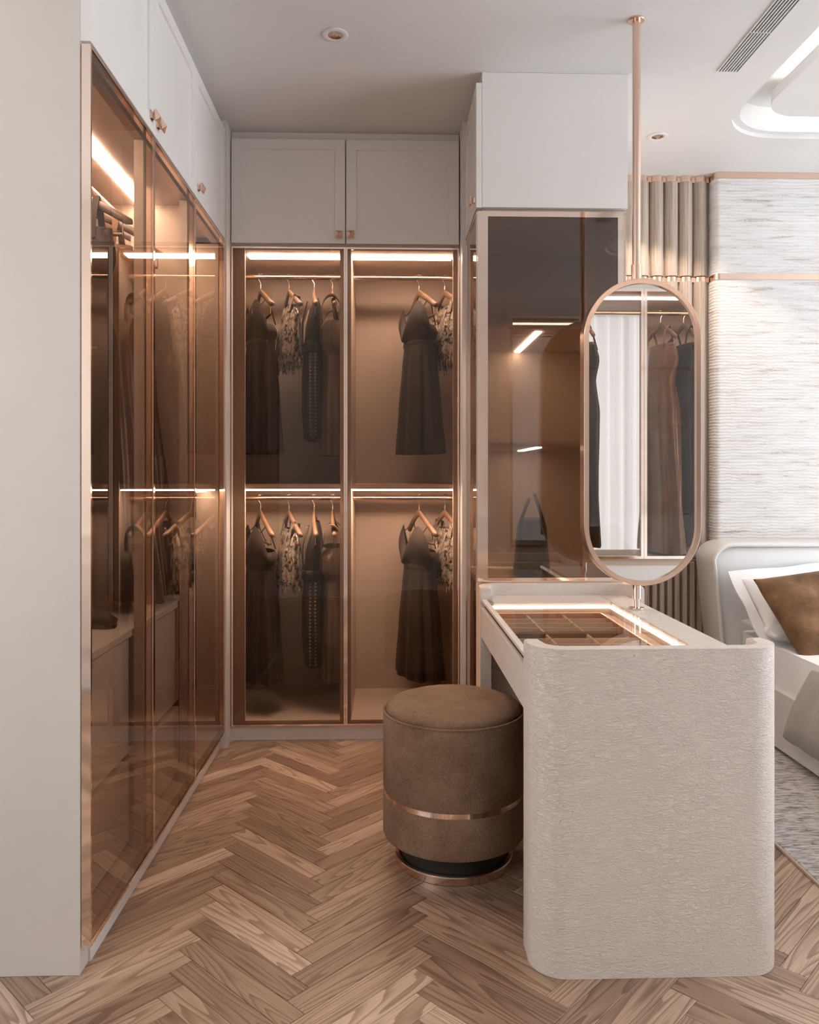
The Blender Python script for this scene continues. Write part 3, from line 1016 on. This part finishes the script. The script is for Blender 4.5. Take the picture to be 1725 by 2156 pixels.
hang('evening gowns', lambda: make_gown(1.44, 0.235), -1.03, 2.80, 2.20, math.radians(-8),
     'glossy bronze satin gown hanging nearest the camera in the left wardrobe', 'large wooden hanger of the nearest gown in the left wardrobe')
hang('evening gowns', lambda: None, -1.03, 2.97, 2.20, math.radians(6),
     'glossy bronze satin gown hanging second behind the first in the left wardrobe', 'wooden hanger of the second gown in the left wardrobe')
hang('dark gowns', lambda: make_gown(1.40, 0.20, 'satin_dark', 9, 'evening_gown'), -1.03, 2.60, 2.20, math.radians(-5),
     'dark brown gown close to the near end panel in the left wardrobe', 'wooden hanger of the dark gown by the near end panel')
# shoes on the counter
def make_shoe():
    t = thing('shoe', 'x', 'shoe')
    bm = new()
    rings = []
    for i in range(12):
        s = i / 11
        x = -0.11 + 0.22 * s
        wd = 0.030 * (0.75 + 0.5 * math.sin(PI * min(1, s * 0.9 + 0.05))) * (1 if s < 0.9 else 0.7)
        h = 0.055 * (1 - s) ** 0.8 + 0.022
        rings.append([(x, wd * math.cos(2 * PI * k / 16), 0.012 + h * 0.5 + h * 0.5 * math.sin(2 * PI * k / 16)) for k in range(16)])
    rings_loft(bm, rings, True, True, True)
    ob('upper', bm, 'leather_black', t, 'all', True)
    sole = [(-0.112, -0.022), (-0.05, -0.026), (0.05, -0.036), (0.10, -0.025), (0.118, 0), (0.10, 0.025), (0.05, 0.036), (-0.05, 0.026), (-0.112, 0.022)]
    ob('sole', extrude(new(), sole, 0.0, 0.013, 0.002, 1), 'dark', t, False, True)
    return t
sh = make_shoe()
sh.location = (-0.93, 2.49, 0.7385)
sh.rotation_euler = (0, 0, math.radians(-25))
tag(sh, 'dark leather shoe lying on the drawer counter nearest the camera', 'shoe', 'shoes on the counter')
dup(sh, (-0.93, 2.98, 0.7385), math.radians(-70), 'dark leather shoe on the drawer counter by the far partition', 'shoes on the counter')

# ================================================================ VANITY
VX0, VX1, VY0, VY1, VT = 0.351, 0.966, 1.880, 3.072, 0.745
va = thing('vanity_table', 'cream leather vanity table with lit glass top and rounded end panels', 'vanity', ((VX0 + VX1) / 2, 2.47, 0))
def u_plan(x0, x1, y_face, y_end, th, ro, n=10):
    """U-shaped plan: outer face at y_face, returns reach y_end"""
    s = 1 if y_end > y_face else -1
    pts = []
    def arc(cx, cy, r, a0, a1):
        for i in range(n + 1):
            a = a0 + (a1 - a0) * i / n
            pts.append((cx + r * math.cos(a), cy + s * r * math.sin(a)))
    ri = max(ro - th, 0.01)
    ye = abs(y_end - y_face)
    yo = y_face
    pts.append((x0, y_end - s * 0.0))
    arc(x0 + ro, yo + s * ro, ro, PI, 1.5 * PI)
    arc(x1 - ro, yo + s * ro, ro, 1.5 * PI, 2 * PI)
    pts.append((x1, y_end))
    pts.append((x1 - th, y_end))
    arc(x1 - th - ri, yo + s * (th + ri), ri, 2 * PI, 1.5 * PI)
    arc(x0 + th + ri, yo + s * (th + ri), ri, 1.5 * PI, PI)
    pts.append((x0 + th, y_end))
    return pts
for yf, ye in ((VY0, VY0 + 0.135), (VY1, VY1 - 0.135)):
    bm = new()
    p = u_plan(VX0, VX1, yf, ye, 0.040, 0.085)
    if ye < yf:
        p = p[::-1]
    extrude(bm, p, 0.0005, 0.788, 0.009, 3)
    ob('end_panel', bm, 'leather', va, True)
# table frame: border rails around the glass
GX0, GX1, GY0, GY1 = 0.374, 0.822, 1.99, 2.868
ob('top_border', B(GX1, VX1 - 0.0405, VY0 + 0.042, VY1 - 0.042, 0.722, VT, 0.003), 'leather', va)
ob('top_border', B(VX0 + 0.0405, GX1 - 0.0005, GY1, VY1 - 0.042, 0.722, VT, 0.003), 'leather', va)
ob('top_border', B(VX0 + 0.0405, GX1 - 0.0005, VY0 + 0.042, GY0, 0.722, VT, 0.003), 'leather', va)
ob('top_border', B(0.356, GX0, VY0 + 0.136, VY1 - 0.136, 0.734, VT, 0.002), 'leather', va)
ob('glass_top', B(GX0 + 0.001, GX1 - 0.001, GY0 + 0.001, GY1 - 0.001, 0.738, 0.744), 'clear', va)
# tray box under the glass
ob('tray_floor', B(GX0, GX1, GY0, GY1, 0.640, 0.648), 'carc', va)
ob('tray_wall', B(GX1, GX1 + 0.012, GY0, GY1, 0.640, 0.7215), 'carc', va)
ob('tray_wall', B(GX0, GX1, GY1, GY1 + 0.012, 0.640, 0.7215), 'carc', va)
ob('tray_wall', B(GX0 + 0.0005, GX0 + 0.005, GY0, GY1, 0.640, 0.7335), 'carc', va)
ob('tray_wall', B(GX0, GX1, GY0 - 0.012, GY0, 0.640, 0.7215), 'carc', va)
ob('led_strip', B(GX0 + 0.012, GX1 - 0.004, GY1 - 0.010, GY1 - 0.002, 0.722, 0.733), 'tray_led', va)
ob('led_strip', B(GX1 - 0.010, GX1 - 0.002, GY0 + 0.02, GY1 - 0.012, 0.722, 0.733), 'tray_led', va)
# inner tray with compartments
TX0, TX1, TY0, TY1 = GX0 + 0.012, GX1 - 0.055, GY0 + 0.03, GY1 - 0.045
ob('tray_rim', B(TX1, TX1 + 0.008, TY0, TY1 + 0.008, 0.648, 0.712), 'rose', va)
ob('tray_rim', B(TX0, TX1, TY1, TY1 + 0.008, 0.648, 0.712), 'rose', va)
ob('tray_rim', B(TX0 - 0.008, TX0, TY0, TY1 + 0.008, 0.648, 0.712), 'rose', va)
ob('tray_ledge', B(TX0 - 0.008, GX1 - 0.012, TY1 + 0.008, GY1 - 0.001, 0.690, 0.700), 'carc', va)
ob('tray_ledge', B(TX1 + 0.008, GX1 - 0.001, TY0, TY1 + 0.0075, 0.690, 0.700), 'carc', va)
for y in (2.745, 2.665, 2.585, 2.50, 2.41, 2.33, 2.23):
    wide = 0.035 if y == 2.50 else 0.005
    ob('tray_divider', B(TX0, TX1, y - wide / 2, y + wide / 2, 0.648, 0.706), 'stool' if y == 2.50 else 'cream', va)
for x in (0.505, 0.635):
    ob('tray_divider', B(x - 0.003, x + 0.003, TY0, 2.4825, 0.648, 0.704), 'cream', va)
    ob('tray_divider', B(x - 0.003, x + 0.003, 2.5175, TY1, 0.648, 0.704), 'cream', va)
# drawers on the knee side
ob('shadow_gap', B(0.3675, 0.3735, VY0 + 0.136, VY1 - 0.136, 0.613, 0.7335), 'dark', va)
ob('apron_bottom', B(0.367, 0.919, VY0 + 0.042, VY1 - 0.042, 0.598, 0.612), 'leather', va)
ob('drawer_front', B(0.3535, 0.367, VY0 + 0.136, 2.5985, 0.606, 0.716, 0.001), 'leather', va)
ob('drawer_front', B(0.3535, 0.367, 2.6015, VY1 - 0.136, 0.606, 0.716, 0.001), 'leather', va)
ob('modesty_panel', B(0.895, 0.917, VY0 + 0.042, VY1 - 0.042, 0.0, 0.722), 'leather', va)

# ================================================================ MIRROR
MX, MY, MZ, MW, MH = 0.8775, 2.712, 1.353, 0.405, 1.052
mr = thing('vanity_mirror', 'pill shaped mirror in a rose gold frame on a ceiling to table pole', 'mirror', (MX, MY, VT))
def pill(wd, ht, n=28):
    r = wd / 2
    pts = []
    for i in range(n + 1):
        a = PI * i / n
        pts.append((r * math.cos(a), ht / 2 - r + r * math.sin(a)))
    for i in range(n + 1):
        a = PI + PI * i / n
        pts.append((r * math.cos(a), -ht / 2 + r + r * math.sin(a)))
    return pts
def pr3(p, y):
    return [(MX + x, y, MZ + z) for x, z in p]
po, pi_ = pill(MW, MH), pill(MW - 0.034, MH - 0.034)
bm = new()
yf, yb = MY - 0.028, MY + 0.028
rings_loft(bm, [pr3(pi_, yf + 0.014), pr3(pi_, yf), pr3(pill(MW - 0.004, MH - 0.004), yf), pr3(po, yf + 0.002), pr3(po, yb), pr3(pi_, yb), pr3(pi_, yf + 0.014)], True)
ob('frame', bm, 'rose', mr, True)
bm = new()
rings_loft(bm, [pr3(pill(MW - 0.0335, MH - 0.0335), yf + 0.010), pr3(pill(MW - 0.0335, MH - 0.0335), yf + 0.014)], True, True, True)
ob('mirror_glass', bm, 'mirror', mr)
bm = new()
rings_loft(bm, [pr3(pill(MW - 0.0335, MH - 0.0335), yb - 0.006), pr3(pill(MW - 0.0335, MH - 0.0335), yb - 0.002)], True, True, True)
ob('back_plate', bm, 'stilemetal', mr)
PX, PY = 0.864, MY
ob('upper_pole', tube(new(), [(PX, PY, MZ + MH / 2 + 0.03), (PX, PY, CZ - 0.004)], 0.0140, 24), 'rose', mr, True)
ob('upper_collar', tube(new(), [(PX, PY, MZ + MH / 2 - 0.006), (PX, PY, MZ + MH / 2 + 0.052)], 0.0175, 24), 'rose', mr, True)
ob('ceiling_rose', lathe(new(), [(0.0, CZ - 0.006), (0.026, CZ - 0.006), (0.028, CZ - 0.004), (0.028, CZ - 0.0005), (0.0, CZ - 0.0005)], PX, PY, 40), 'rose', mr, True)
ob('lower_collar', tube(new(), [(PX, PY, MZ - MH / 2 + 0.006), (PX, PY, MZ - MH / 2 - 0.046)], 0.0165, 24), 'polish', mr, True)
ob('lower_pole', tube(new(), [(PX, PY, MZ - MH / 2 - 0.03), (PX, PY, VT + 0.004)], 0.0115, 24), 'polish', mr, True)
ob('foot_plate', lathe(new(), [(0.0, VT + 0.001), (0.026, VT + 0.001), (0.026, VT + 0.005), (0.012, VT + 0.007), (0.0, VT + 0.007)], PX, PY, 40), 'rose', mr, True)

# ================================================================ STOOL
SX, SY = 0.213, 2.502
st = thing('round_stool', 'round brown woven stool with a rose gold band and metal base tucked at the vanity', 'stool', (SX, SY, 0))
R = 0.222
def ridge(r, z, n=3):
    return [(r, z)]
ob('base_ring', lathe(new(), [(0.178, 0.0005), (0.185, 0.0015), (0.186, 0.022), (0.183, 0.025), (0.172, 0.025), (0.170, 0.022)], SX, SY, 64, True, False), 'rose', st, True)
ob('plinth_drum', lathe(new(), [(0.165, 0.020), (0.165, 0.082)], SX, SY, 64, True, True), 'dark', st, True)
ob('lower_drum', lathe(new(), [(0.15, 0.082), (R - 0.012, 0.082), (R - 0.003, 0.087), (R, 0.096), (R, 0.203), (R - 0.003, 0.209), (R - 0.012, 0.211)], SX, SY, 72, True, True), 'stool', st, True)
ob('metal_band', lathe(new(), [(R - 0.004, 0.2095), (R - 0.004, 0.2255)], SX, SY, 72), 'polish', st, 'all')
ob('upper_drum', lathe(new(), [(R - 0.012, 0.223), (R - 0.003, 0.225), (R, 0.231), (R, 0.462), (R - 0.003, 0.467), (R - 0.010, 0.466)], SX, SY, 72, True, True), 'stool', st, True)
bm = new()
tor = []
for i in range(73):
    a = 2 * PI * i / 72
    tor.append((SX + (R - 0.003) * math.cos(a), SY + (R - 0.003) * math.sin(a), 0.4665))
ob('piping', tube(bm, tor, 0.0042, 8), 'stool', st, 'all')
ob('seat_cushion', lathe(new(), [(R - 0.010, 0.4662), (R - 0.008, 0.476), (R - 0.020, 0.489), (R - 0.060, 0.502), (R - 0.120, 0.511), (R - 0.18, 0.515), (0.012, 0.516), (0.0, 0.516)], SX, SY, 72), 'stool', st, 'all')

# ================================================================ BED WALL
YW = 4.06
fw = thing('fluted_wall_panel', 'grey oak fluted wall panel with rose gold bands beside the bed', 'wall panel', (1.40, RY1, 0))
ob('backing', B(0.96, 1.700, 4.135, RY1 - 0.001, 0.0, CZ - 0.001), 'veneer', fw)
def half_cyl(x, r, z0, z1, yc, n=14):
    bm = new()
    rings = []
    for z in (z0, z1):
        rings.append([(x + r * math.cos(PI + PI * i / n), yc + r * math.sin(PI + PI * i / n), z) for i in range(n + 1)])
    rings_loft(bm, rings, False)
    for z, rv in ((z0, 0), (z1, 1)):
        bm.verts.ensure_lookup_table()
        bm.faces.new([bm.verts[rv * (n + 1) + i] for i in range(n + 1)])
    return bm
pitch = 0.0772
fx = [1.3445 + pitch * k for k in range(-3, 5)]
TB = CZ - 0.031
for x in fx:
    ob('flute', half_cyl(x, 0.0355, 2.252, TB, 4.1349), 'veneer', fw, True)
    ob('flute', half_cyl(x, 0.0355, 0.775, 2.222, 4.1349), 'veneer', fw, True)
    for z0, z1 in ((TB, CZ - 0.001), (2.222, 2.247)):
        ob('band', half_cyl(x, 0.0335, z0, z1, 4.1349), 'rose', fw, True)
for z0, z1 in ((TB, CZ - 0.001), (2.222, 2.247), (0.757, 0.768)):
    ob('band_strip', B(0.97, 1.698, 4.122, 4.1349, z0, z1), 'rose', fw)
k = 0
x = 1.03
while x < 1.69:
    ob('slat', B(x, x + 0.024, 4.100, 4.1349, 0.01, 0.755, 0.002, 1), 'veneer', fw)
    x += 0.0400

tp = thing('textile_wall_panel', 'ivory wall panel of streaked woven textile with rose gold bands above the bed', 'wall panel', (2.7, RY1, 0))
def pad(x0, x1, z0, z1, yb, yf, r):
    p = rrect(x0, x1, yf, yb + r, r, 6)
    p = [(a, min(b, yb)) for a, b in p]
    return extrude(new(), p, z0, z1)
for nm, z0, z1, mm, yf in (('fabric_pad', 2.253, TB, 'textile', 4.055), ('fabric_pad', 0.35, 2.221, 'textile', 4.055), ('band', TB + 0.0005, CZ - 0.001, 'rose', 4.050), ('band', 2.2215, 2.2525, 'rose', 4.050)):
    ob(nm, pad(1.702, 4.1, z0, z1, RY1 - 0.002, yf, 0.03), mm, tp, True)

# ================================================================ BED
BX0, BX1 = 1.69, 3.55
bed = thing('bed', 'white upholstered bed with padded headboard beyond the vanity', 'bed', (2.6, 3.0, 0))
bm = extrude(new(), rrect(BX0, BX1, 1.75, 4.0, 0.10), 0.03, 0.275, 0.03, 4)
ob('bed_frame', bm, 'bedleather', bed, True)
bm = extrude(new(), rrect(BX0 + 0.025, BX1 - 0.025, 1.79, 3.825, 0.08), 0.262, 0.452, 0.075, 6)
ob('mattress', bm, 'sheet', bed, True)
# headboard: shell with a raised rim and rounded top corners, pad set inside
def hb_outline(inset, y):
    pts = []
    xc, zt, r, n = 2.62, 0.878 - inset, 0.10 - inset * 0.6, 8
    hwt, hwb = 1.035 - inset, 0.955 - inset
    def hw(z):
        return hwb + (hwt - hwb) * max(0, min(1, (z - 0.02) / 0.8))
    zz = [0.02, 0.25, 0.5, zt - r]
    for z in zz:
        pts.append((xc - hw(z), y, z))
    for i in range(1, n + 1):
        a = PI - PI / 2 * i / n
        pts.append((xc - hwt + r + r * math.cos(a), y, zt - r + r * math.sin(a)))
    for i in range(n + 1):
        a = PI / 2 - PI / 2 * i / n
        pts.append((xc + hwt - r + r * math.cos(a), y, zt - r + r * math.sin(a)))
    for z in reversed(zz[:-1]):
        pts.append((xc + hw(z), y, z))
    return pts
bm = rings_loft(new(), [hb_outline(0.02, 4.045), hb_outline(0, 4.02), hb_outline(0, 3.816), hb_outline(0.003, 3.808), hb_outline(0.010, 3.804), hb_outline(0.017, 3.808), hb_outline(0.020, 3.816), hb_outline(0.022, 3.93)], True, True, True)
ob('headboard_shell', bm, 'bedleather', bed, 'all')
bm = rings_loft(new(), [hb_outline(0.0225, 3.9305), hb_outline(0.0225, 3.86), hb_outline(0.030, 3.846), hb_outline(0.05, 3.838), hb_outline(0.12, 3.834)], True, True, True)
ob('headboard_pad', bm, 'headb', bed, 'all')

def pillow(name, wd, ht, th, m, label, loc, rot, flange=0.0, seed=1, group=None):
    rnd = random.Random(seed)
    N = 36
    bm = new()
    t = thing(name, label, 'pillow', loc, 0, group)
    Rm = Matrix.Rotation(rot[2], 3, 'Z') @ Matrix.Rotation(rot[0], 3, 'X') @ Matrix.Rotation(rot[1], 3, 'Y')
    ph = [rnd.uniform(0, 6.28) for _ in range(8)]
    def pt(u, v, s):
        x, z = u * wd / 2, v * ht / 2
        e = max(0.0, (1 - abs(u) ** 3.0) * (1 - abs(v) ** 3.0))
        y = s * (th / 2) * e ** 0.55
        pin = 1 - 0.05 * (1 - abs(v)) * abs(u) ** 4
        pin2 = 1 - 0.06 * (1 - abs(u) ** 2) * abs(v) ** 4
        wr = 0.006 * e * (math.sin(7 * u + 5 * v + ph[0]) + 0.7 * math.sin(11 * v - 4 * u + ph[1])) * s
        return Vector((x * pin, y + wr, z * pin2))
    grids = []
    for s in (1, -1):
        g = [[bm.verts.new(Rm @ pt(-1 + 2 * i / N, -1 + 2 * j / N, s)) for j in range(N + 1)] for i in range(N + 1)]
        for i in range(N):
            for j in range(N):
                bm.faces.new((g[i][j], g[i + 1][j], g[i + 1][j + 1], g[i][j + 1]))
    bmesh.ops.remove_doubles(bm, verts=bm.verts[:], dist=2e-4)
    ob('cover', bm, m, t, 'all', True)
    if flange:
        bm = new()
        outer, inner = [], []
        per = []
        for k in range(48):
            a = 2 * PI * k / 48
            c, s_ = math.cos(a), math.sin(a)
            mm_ = max(abs(c), abs(s_))
            per.append((c / mm_, s_ / mm_))
        rings = []
        for f, th_ in ((0.0, 0.004), (1.0, 0.003), (1.0, -0.003), (0.0, -0.004), (0.0, 0.004)):
            r = []
            for idx, (u, v) in enumerate(per):
                x, z = u * (wd / 2 - 0.006 + f * flange), v * (ht / 2 - 0.006 + f * flange)
                y = th_ + f * 0.006 * math.sin(idx * 0.9 + ph[2])
                r.append(Rm @ Vector((x, y, z)))
            rings.append(r)
        rings_loft(bm, rings, True)
        ob('flange', bm, m, t, True, True)
    return t
# leaning pillows: bottom rests on the mattress
pillow('pillow', 0.60, 0.32, 0.14, 'sheet', 'white flanged pillow leaning on the headboard behind the brown cushion', (2.00, 3.66, 0.612), (math.radians(-40), math.radians(-5), math.radians(4)), 0.05, 3, 'bed pillows')
pillow('pillow', 0.58, 0.34, 0.10, 'sheet', 'white pillow lying flat on the mattress under the leaning pillow', (1.99, 3.60, 0.502), (math.radians(-88), 0, 0), 0.0, 5, 'bed pillows')
pillow('cushion', 0.44, 0.42, 0.14, 'fur', 'brown faux fur square cushion on the bed', (1.915, 3.44, 0.605), (math.radians(-42), math.radians(-8), math.radians(5)), 0.0, 9)

# grey throw over the bed side
bm = new()
path = [(2.60, 0.460), (2.2, 0.460), (1.86, 0.460), (1.79, 0.457), (1.745, 0.440), (1.716, 0.408), (1.702, 0.36), (1.690, 0.31), (1.678, 0.26), (1.668, 0.19), (1.664, 0.115)]
rows = []
NY = 40
for (x, z) in path:
    k = max(0, (1.79 - x) / 0.1)
    rows.append([(x - 0.006 * k * abs(math.sin(i * 0.55)), 2.30 + (3.13 + 0.13 * min(1, k) * (0.46 - z) / 0.345 - 2.30) * i / NY, z + 0.003 * math.sin(i * 0.8) * (1 if z > 0.45 else 0)) for i in range(NY + 1)])
rings_loft(bm, rows, False)
th = ob('throw_blanket', bm, 'throw', None, 'all')
md = th.modifiers.new('solid', 'SOLIDIFY')
md.thickness = 0.010
md.offset = 1.0
tag(th, 'grey quilted throw blanket draped over the side of the bed', 'blanket')

# rug
rg_ = thing('area_rug', 'mottled grey and white rug under the bed with a thin brown edge', 'rug', (2.6, 2.6, 0))
ob('pile', B(1.272, 4.3, 1.0, 3.98, 0.0005, 0.012, 0.003), 'rug', rg_)
ob('edge_binding', B(1.264, 1.2725, 0.995, 3.985, 0.0005, 0.009, 0.001), 'carc', rg_)

# ================================================================ CEILING FITTINGS
def downlight(x, y, label, power, spot=1.5):
    t = thing('recessed_downlight', label, 'ceiling light', (x, y, CZ), 0, 'recessed downlights')
    ob('trim_ring', lathe(new(), [(0.028, -0.0005), (0.046, -0.0005), (0.046, -0.003), (0.043, -0.0045), (0.030, -0.0045), (0.027, -0.003), (0.027, -0.0005)], 0, 0, 40), 'ceil', t, True, True)
    ob('reflector', lathe(new(), [(0.0275, -0.0008), (0.0265, -0.0030), (0.013, -0.0012), (0.0, -0.0008)], 0, 0, 12), 'polish', t, False, True)
    l = bpy.data.lights.new('bulb', 'SPOT')
    l.energy = power
    l.spot_size = spot
    l.spot_blend = 0.25
    l.shadow_soft_size = 0.02
    l.color = WARM
    lo = bpy.data.objects.new('bulb', l)
    COL.objects.link(lo)
    lo.parent = t
    lo.location = (0, 0, -0.012)
    return t
downlight(-0.181, 2.835, 'recessed white downlight in the ceiling above the wardrobe aisle', 22, 1.5)
downlight(1.258, 3.637, 'recessed white downlight in the ceiling in front of the fluted panel', 36, 1.95)

vt = thing('air_vent', 'long slotted air vent in the ceiling beside the light recess', 'vent', (1.327, 2.2, CZ))
VA, VB, VC, VD = 1.285, 1.369, 1.30, 3.040
ob('slot_backing', B(VA + 0.004, VB - 0.004, VC, VD - 0.001, CZ - 0.0012, CZ - 0.0004), 'dark', vt)
for i in range(8):
    xx = VA + (VB - VA - 0.0045) * i / 7
    ob('slat', B(xx, xx + 0.0045, VC, VD, CZ - 0.0055, CZ - 0.0008), 'ceil', vt)
ob('end_bar', B(VA, VB, VD, VD + 0.003, CZ - 0.0055, CZ - 0.0008), 'ceil', vt)
ob('joint_bar', B(VA, VB, 2.77, 2.772, CZ - 0.0055, CZ - 0.0056 + 0.004), 'ceil', vt)

# ================================================================ WARDROBE BEHIND THE CAMERA (seen in the mirror)
mw = thing('glass_wardrobe', 'open backed glass wardrobe behind the camera that shows in the pill mirror', 'wardrobe', (1.45, 0.95, 0))
QX0, QX1, QY0, QY1 = 0.82, 2.10, 0.36, 0.93
ob('top_panel', B(QX0, QX1, QY0, QY1, 2.238, 2.262), 'carc', mw)
ob('base_cabinet', B(QX0, QX1, QY0, QY1, 0.0, 0.70), 'cab', mw)
ob('worktop', B(QX0, QX1, QY0, QY1 + 0.005, 0.70, 0.735), 'carc', mw)
ob('side_panel', B(QX0, QX0 + 0.02, QY0, QY1, 0.735, 2.238), 'carc', mw)
ob('side_panel', B(QX1 - 0.02, QX1, QY0, QY1, 0.735, 2.238), 'carc', mw)
ob('back_panel', B(1.62, QX1 - 0.02, QY0, QY0 + 0.012, 0.735, 2.238), 'carc', mw)
ob('led_strip', B(QX0 + 0.02, QX1 - 0.02, 0.80, 0.85, 2.233, 2.238), 'led_dim', mw)
ob('hanging_rail', tube(new(), [(QX0 + 0.02, 0.64, 2.19), (QX1 - 0.02, 0.64, 2.19)], 0.0135, 14), 'rose', mw, True)
mpQ = lambda u, d, z: (u, QY1 + 0.006 + d, z)
glass_door(mpQ, QX0, 1.455, 0.737, 2.262, mw, t=0.02, fw=0.016, gm='clear')
glass_door(mpQ, 1.457, QX1, 0.737, 2.262, mw, t=0.02, fw=0.016, gm='clear')
hang('evening gowns', lambda: None, 1.66, 0.64, 2.19, math.radians(80), 'glossy bronze satin gown seen in the right half of the mirror', 'wooden hanger of the bronze gown seen in the mirror')
hang('dark gowns', lambda: None, 1.80, 0.64, 2.19, math.radians(84), 'dark brown gown at the right edge of the mirror image', 'wooden hanger of the dark gown at the right edge of the mirror image')
hang('dark gowns', lambda: None, 1.19, 0.64, 2.19, math.radians(82), 'dark brown gown at the left edge of the mirror image', 'wooden hanger of the dark gown at the left edge of the mirror image')
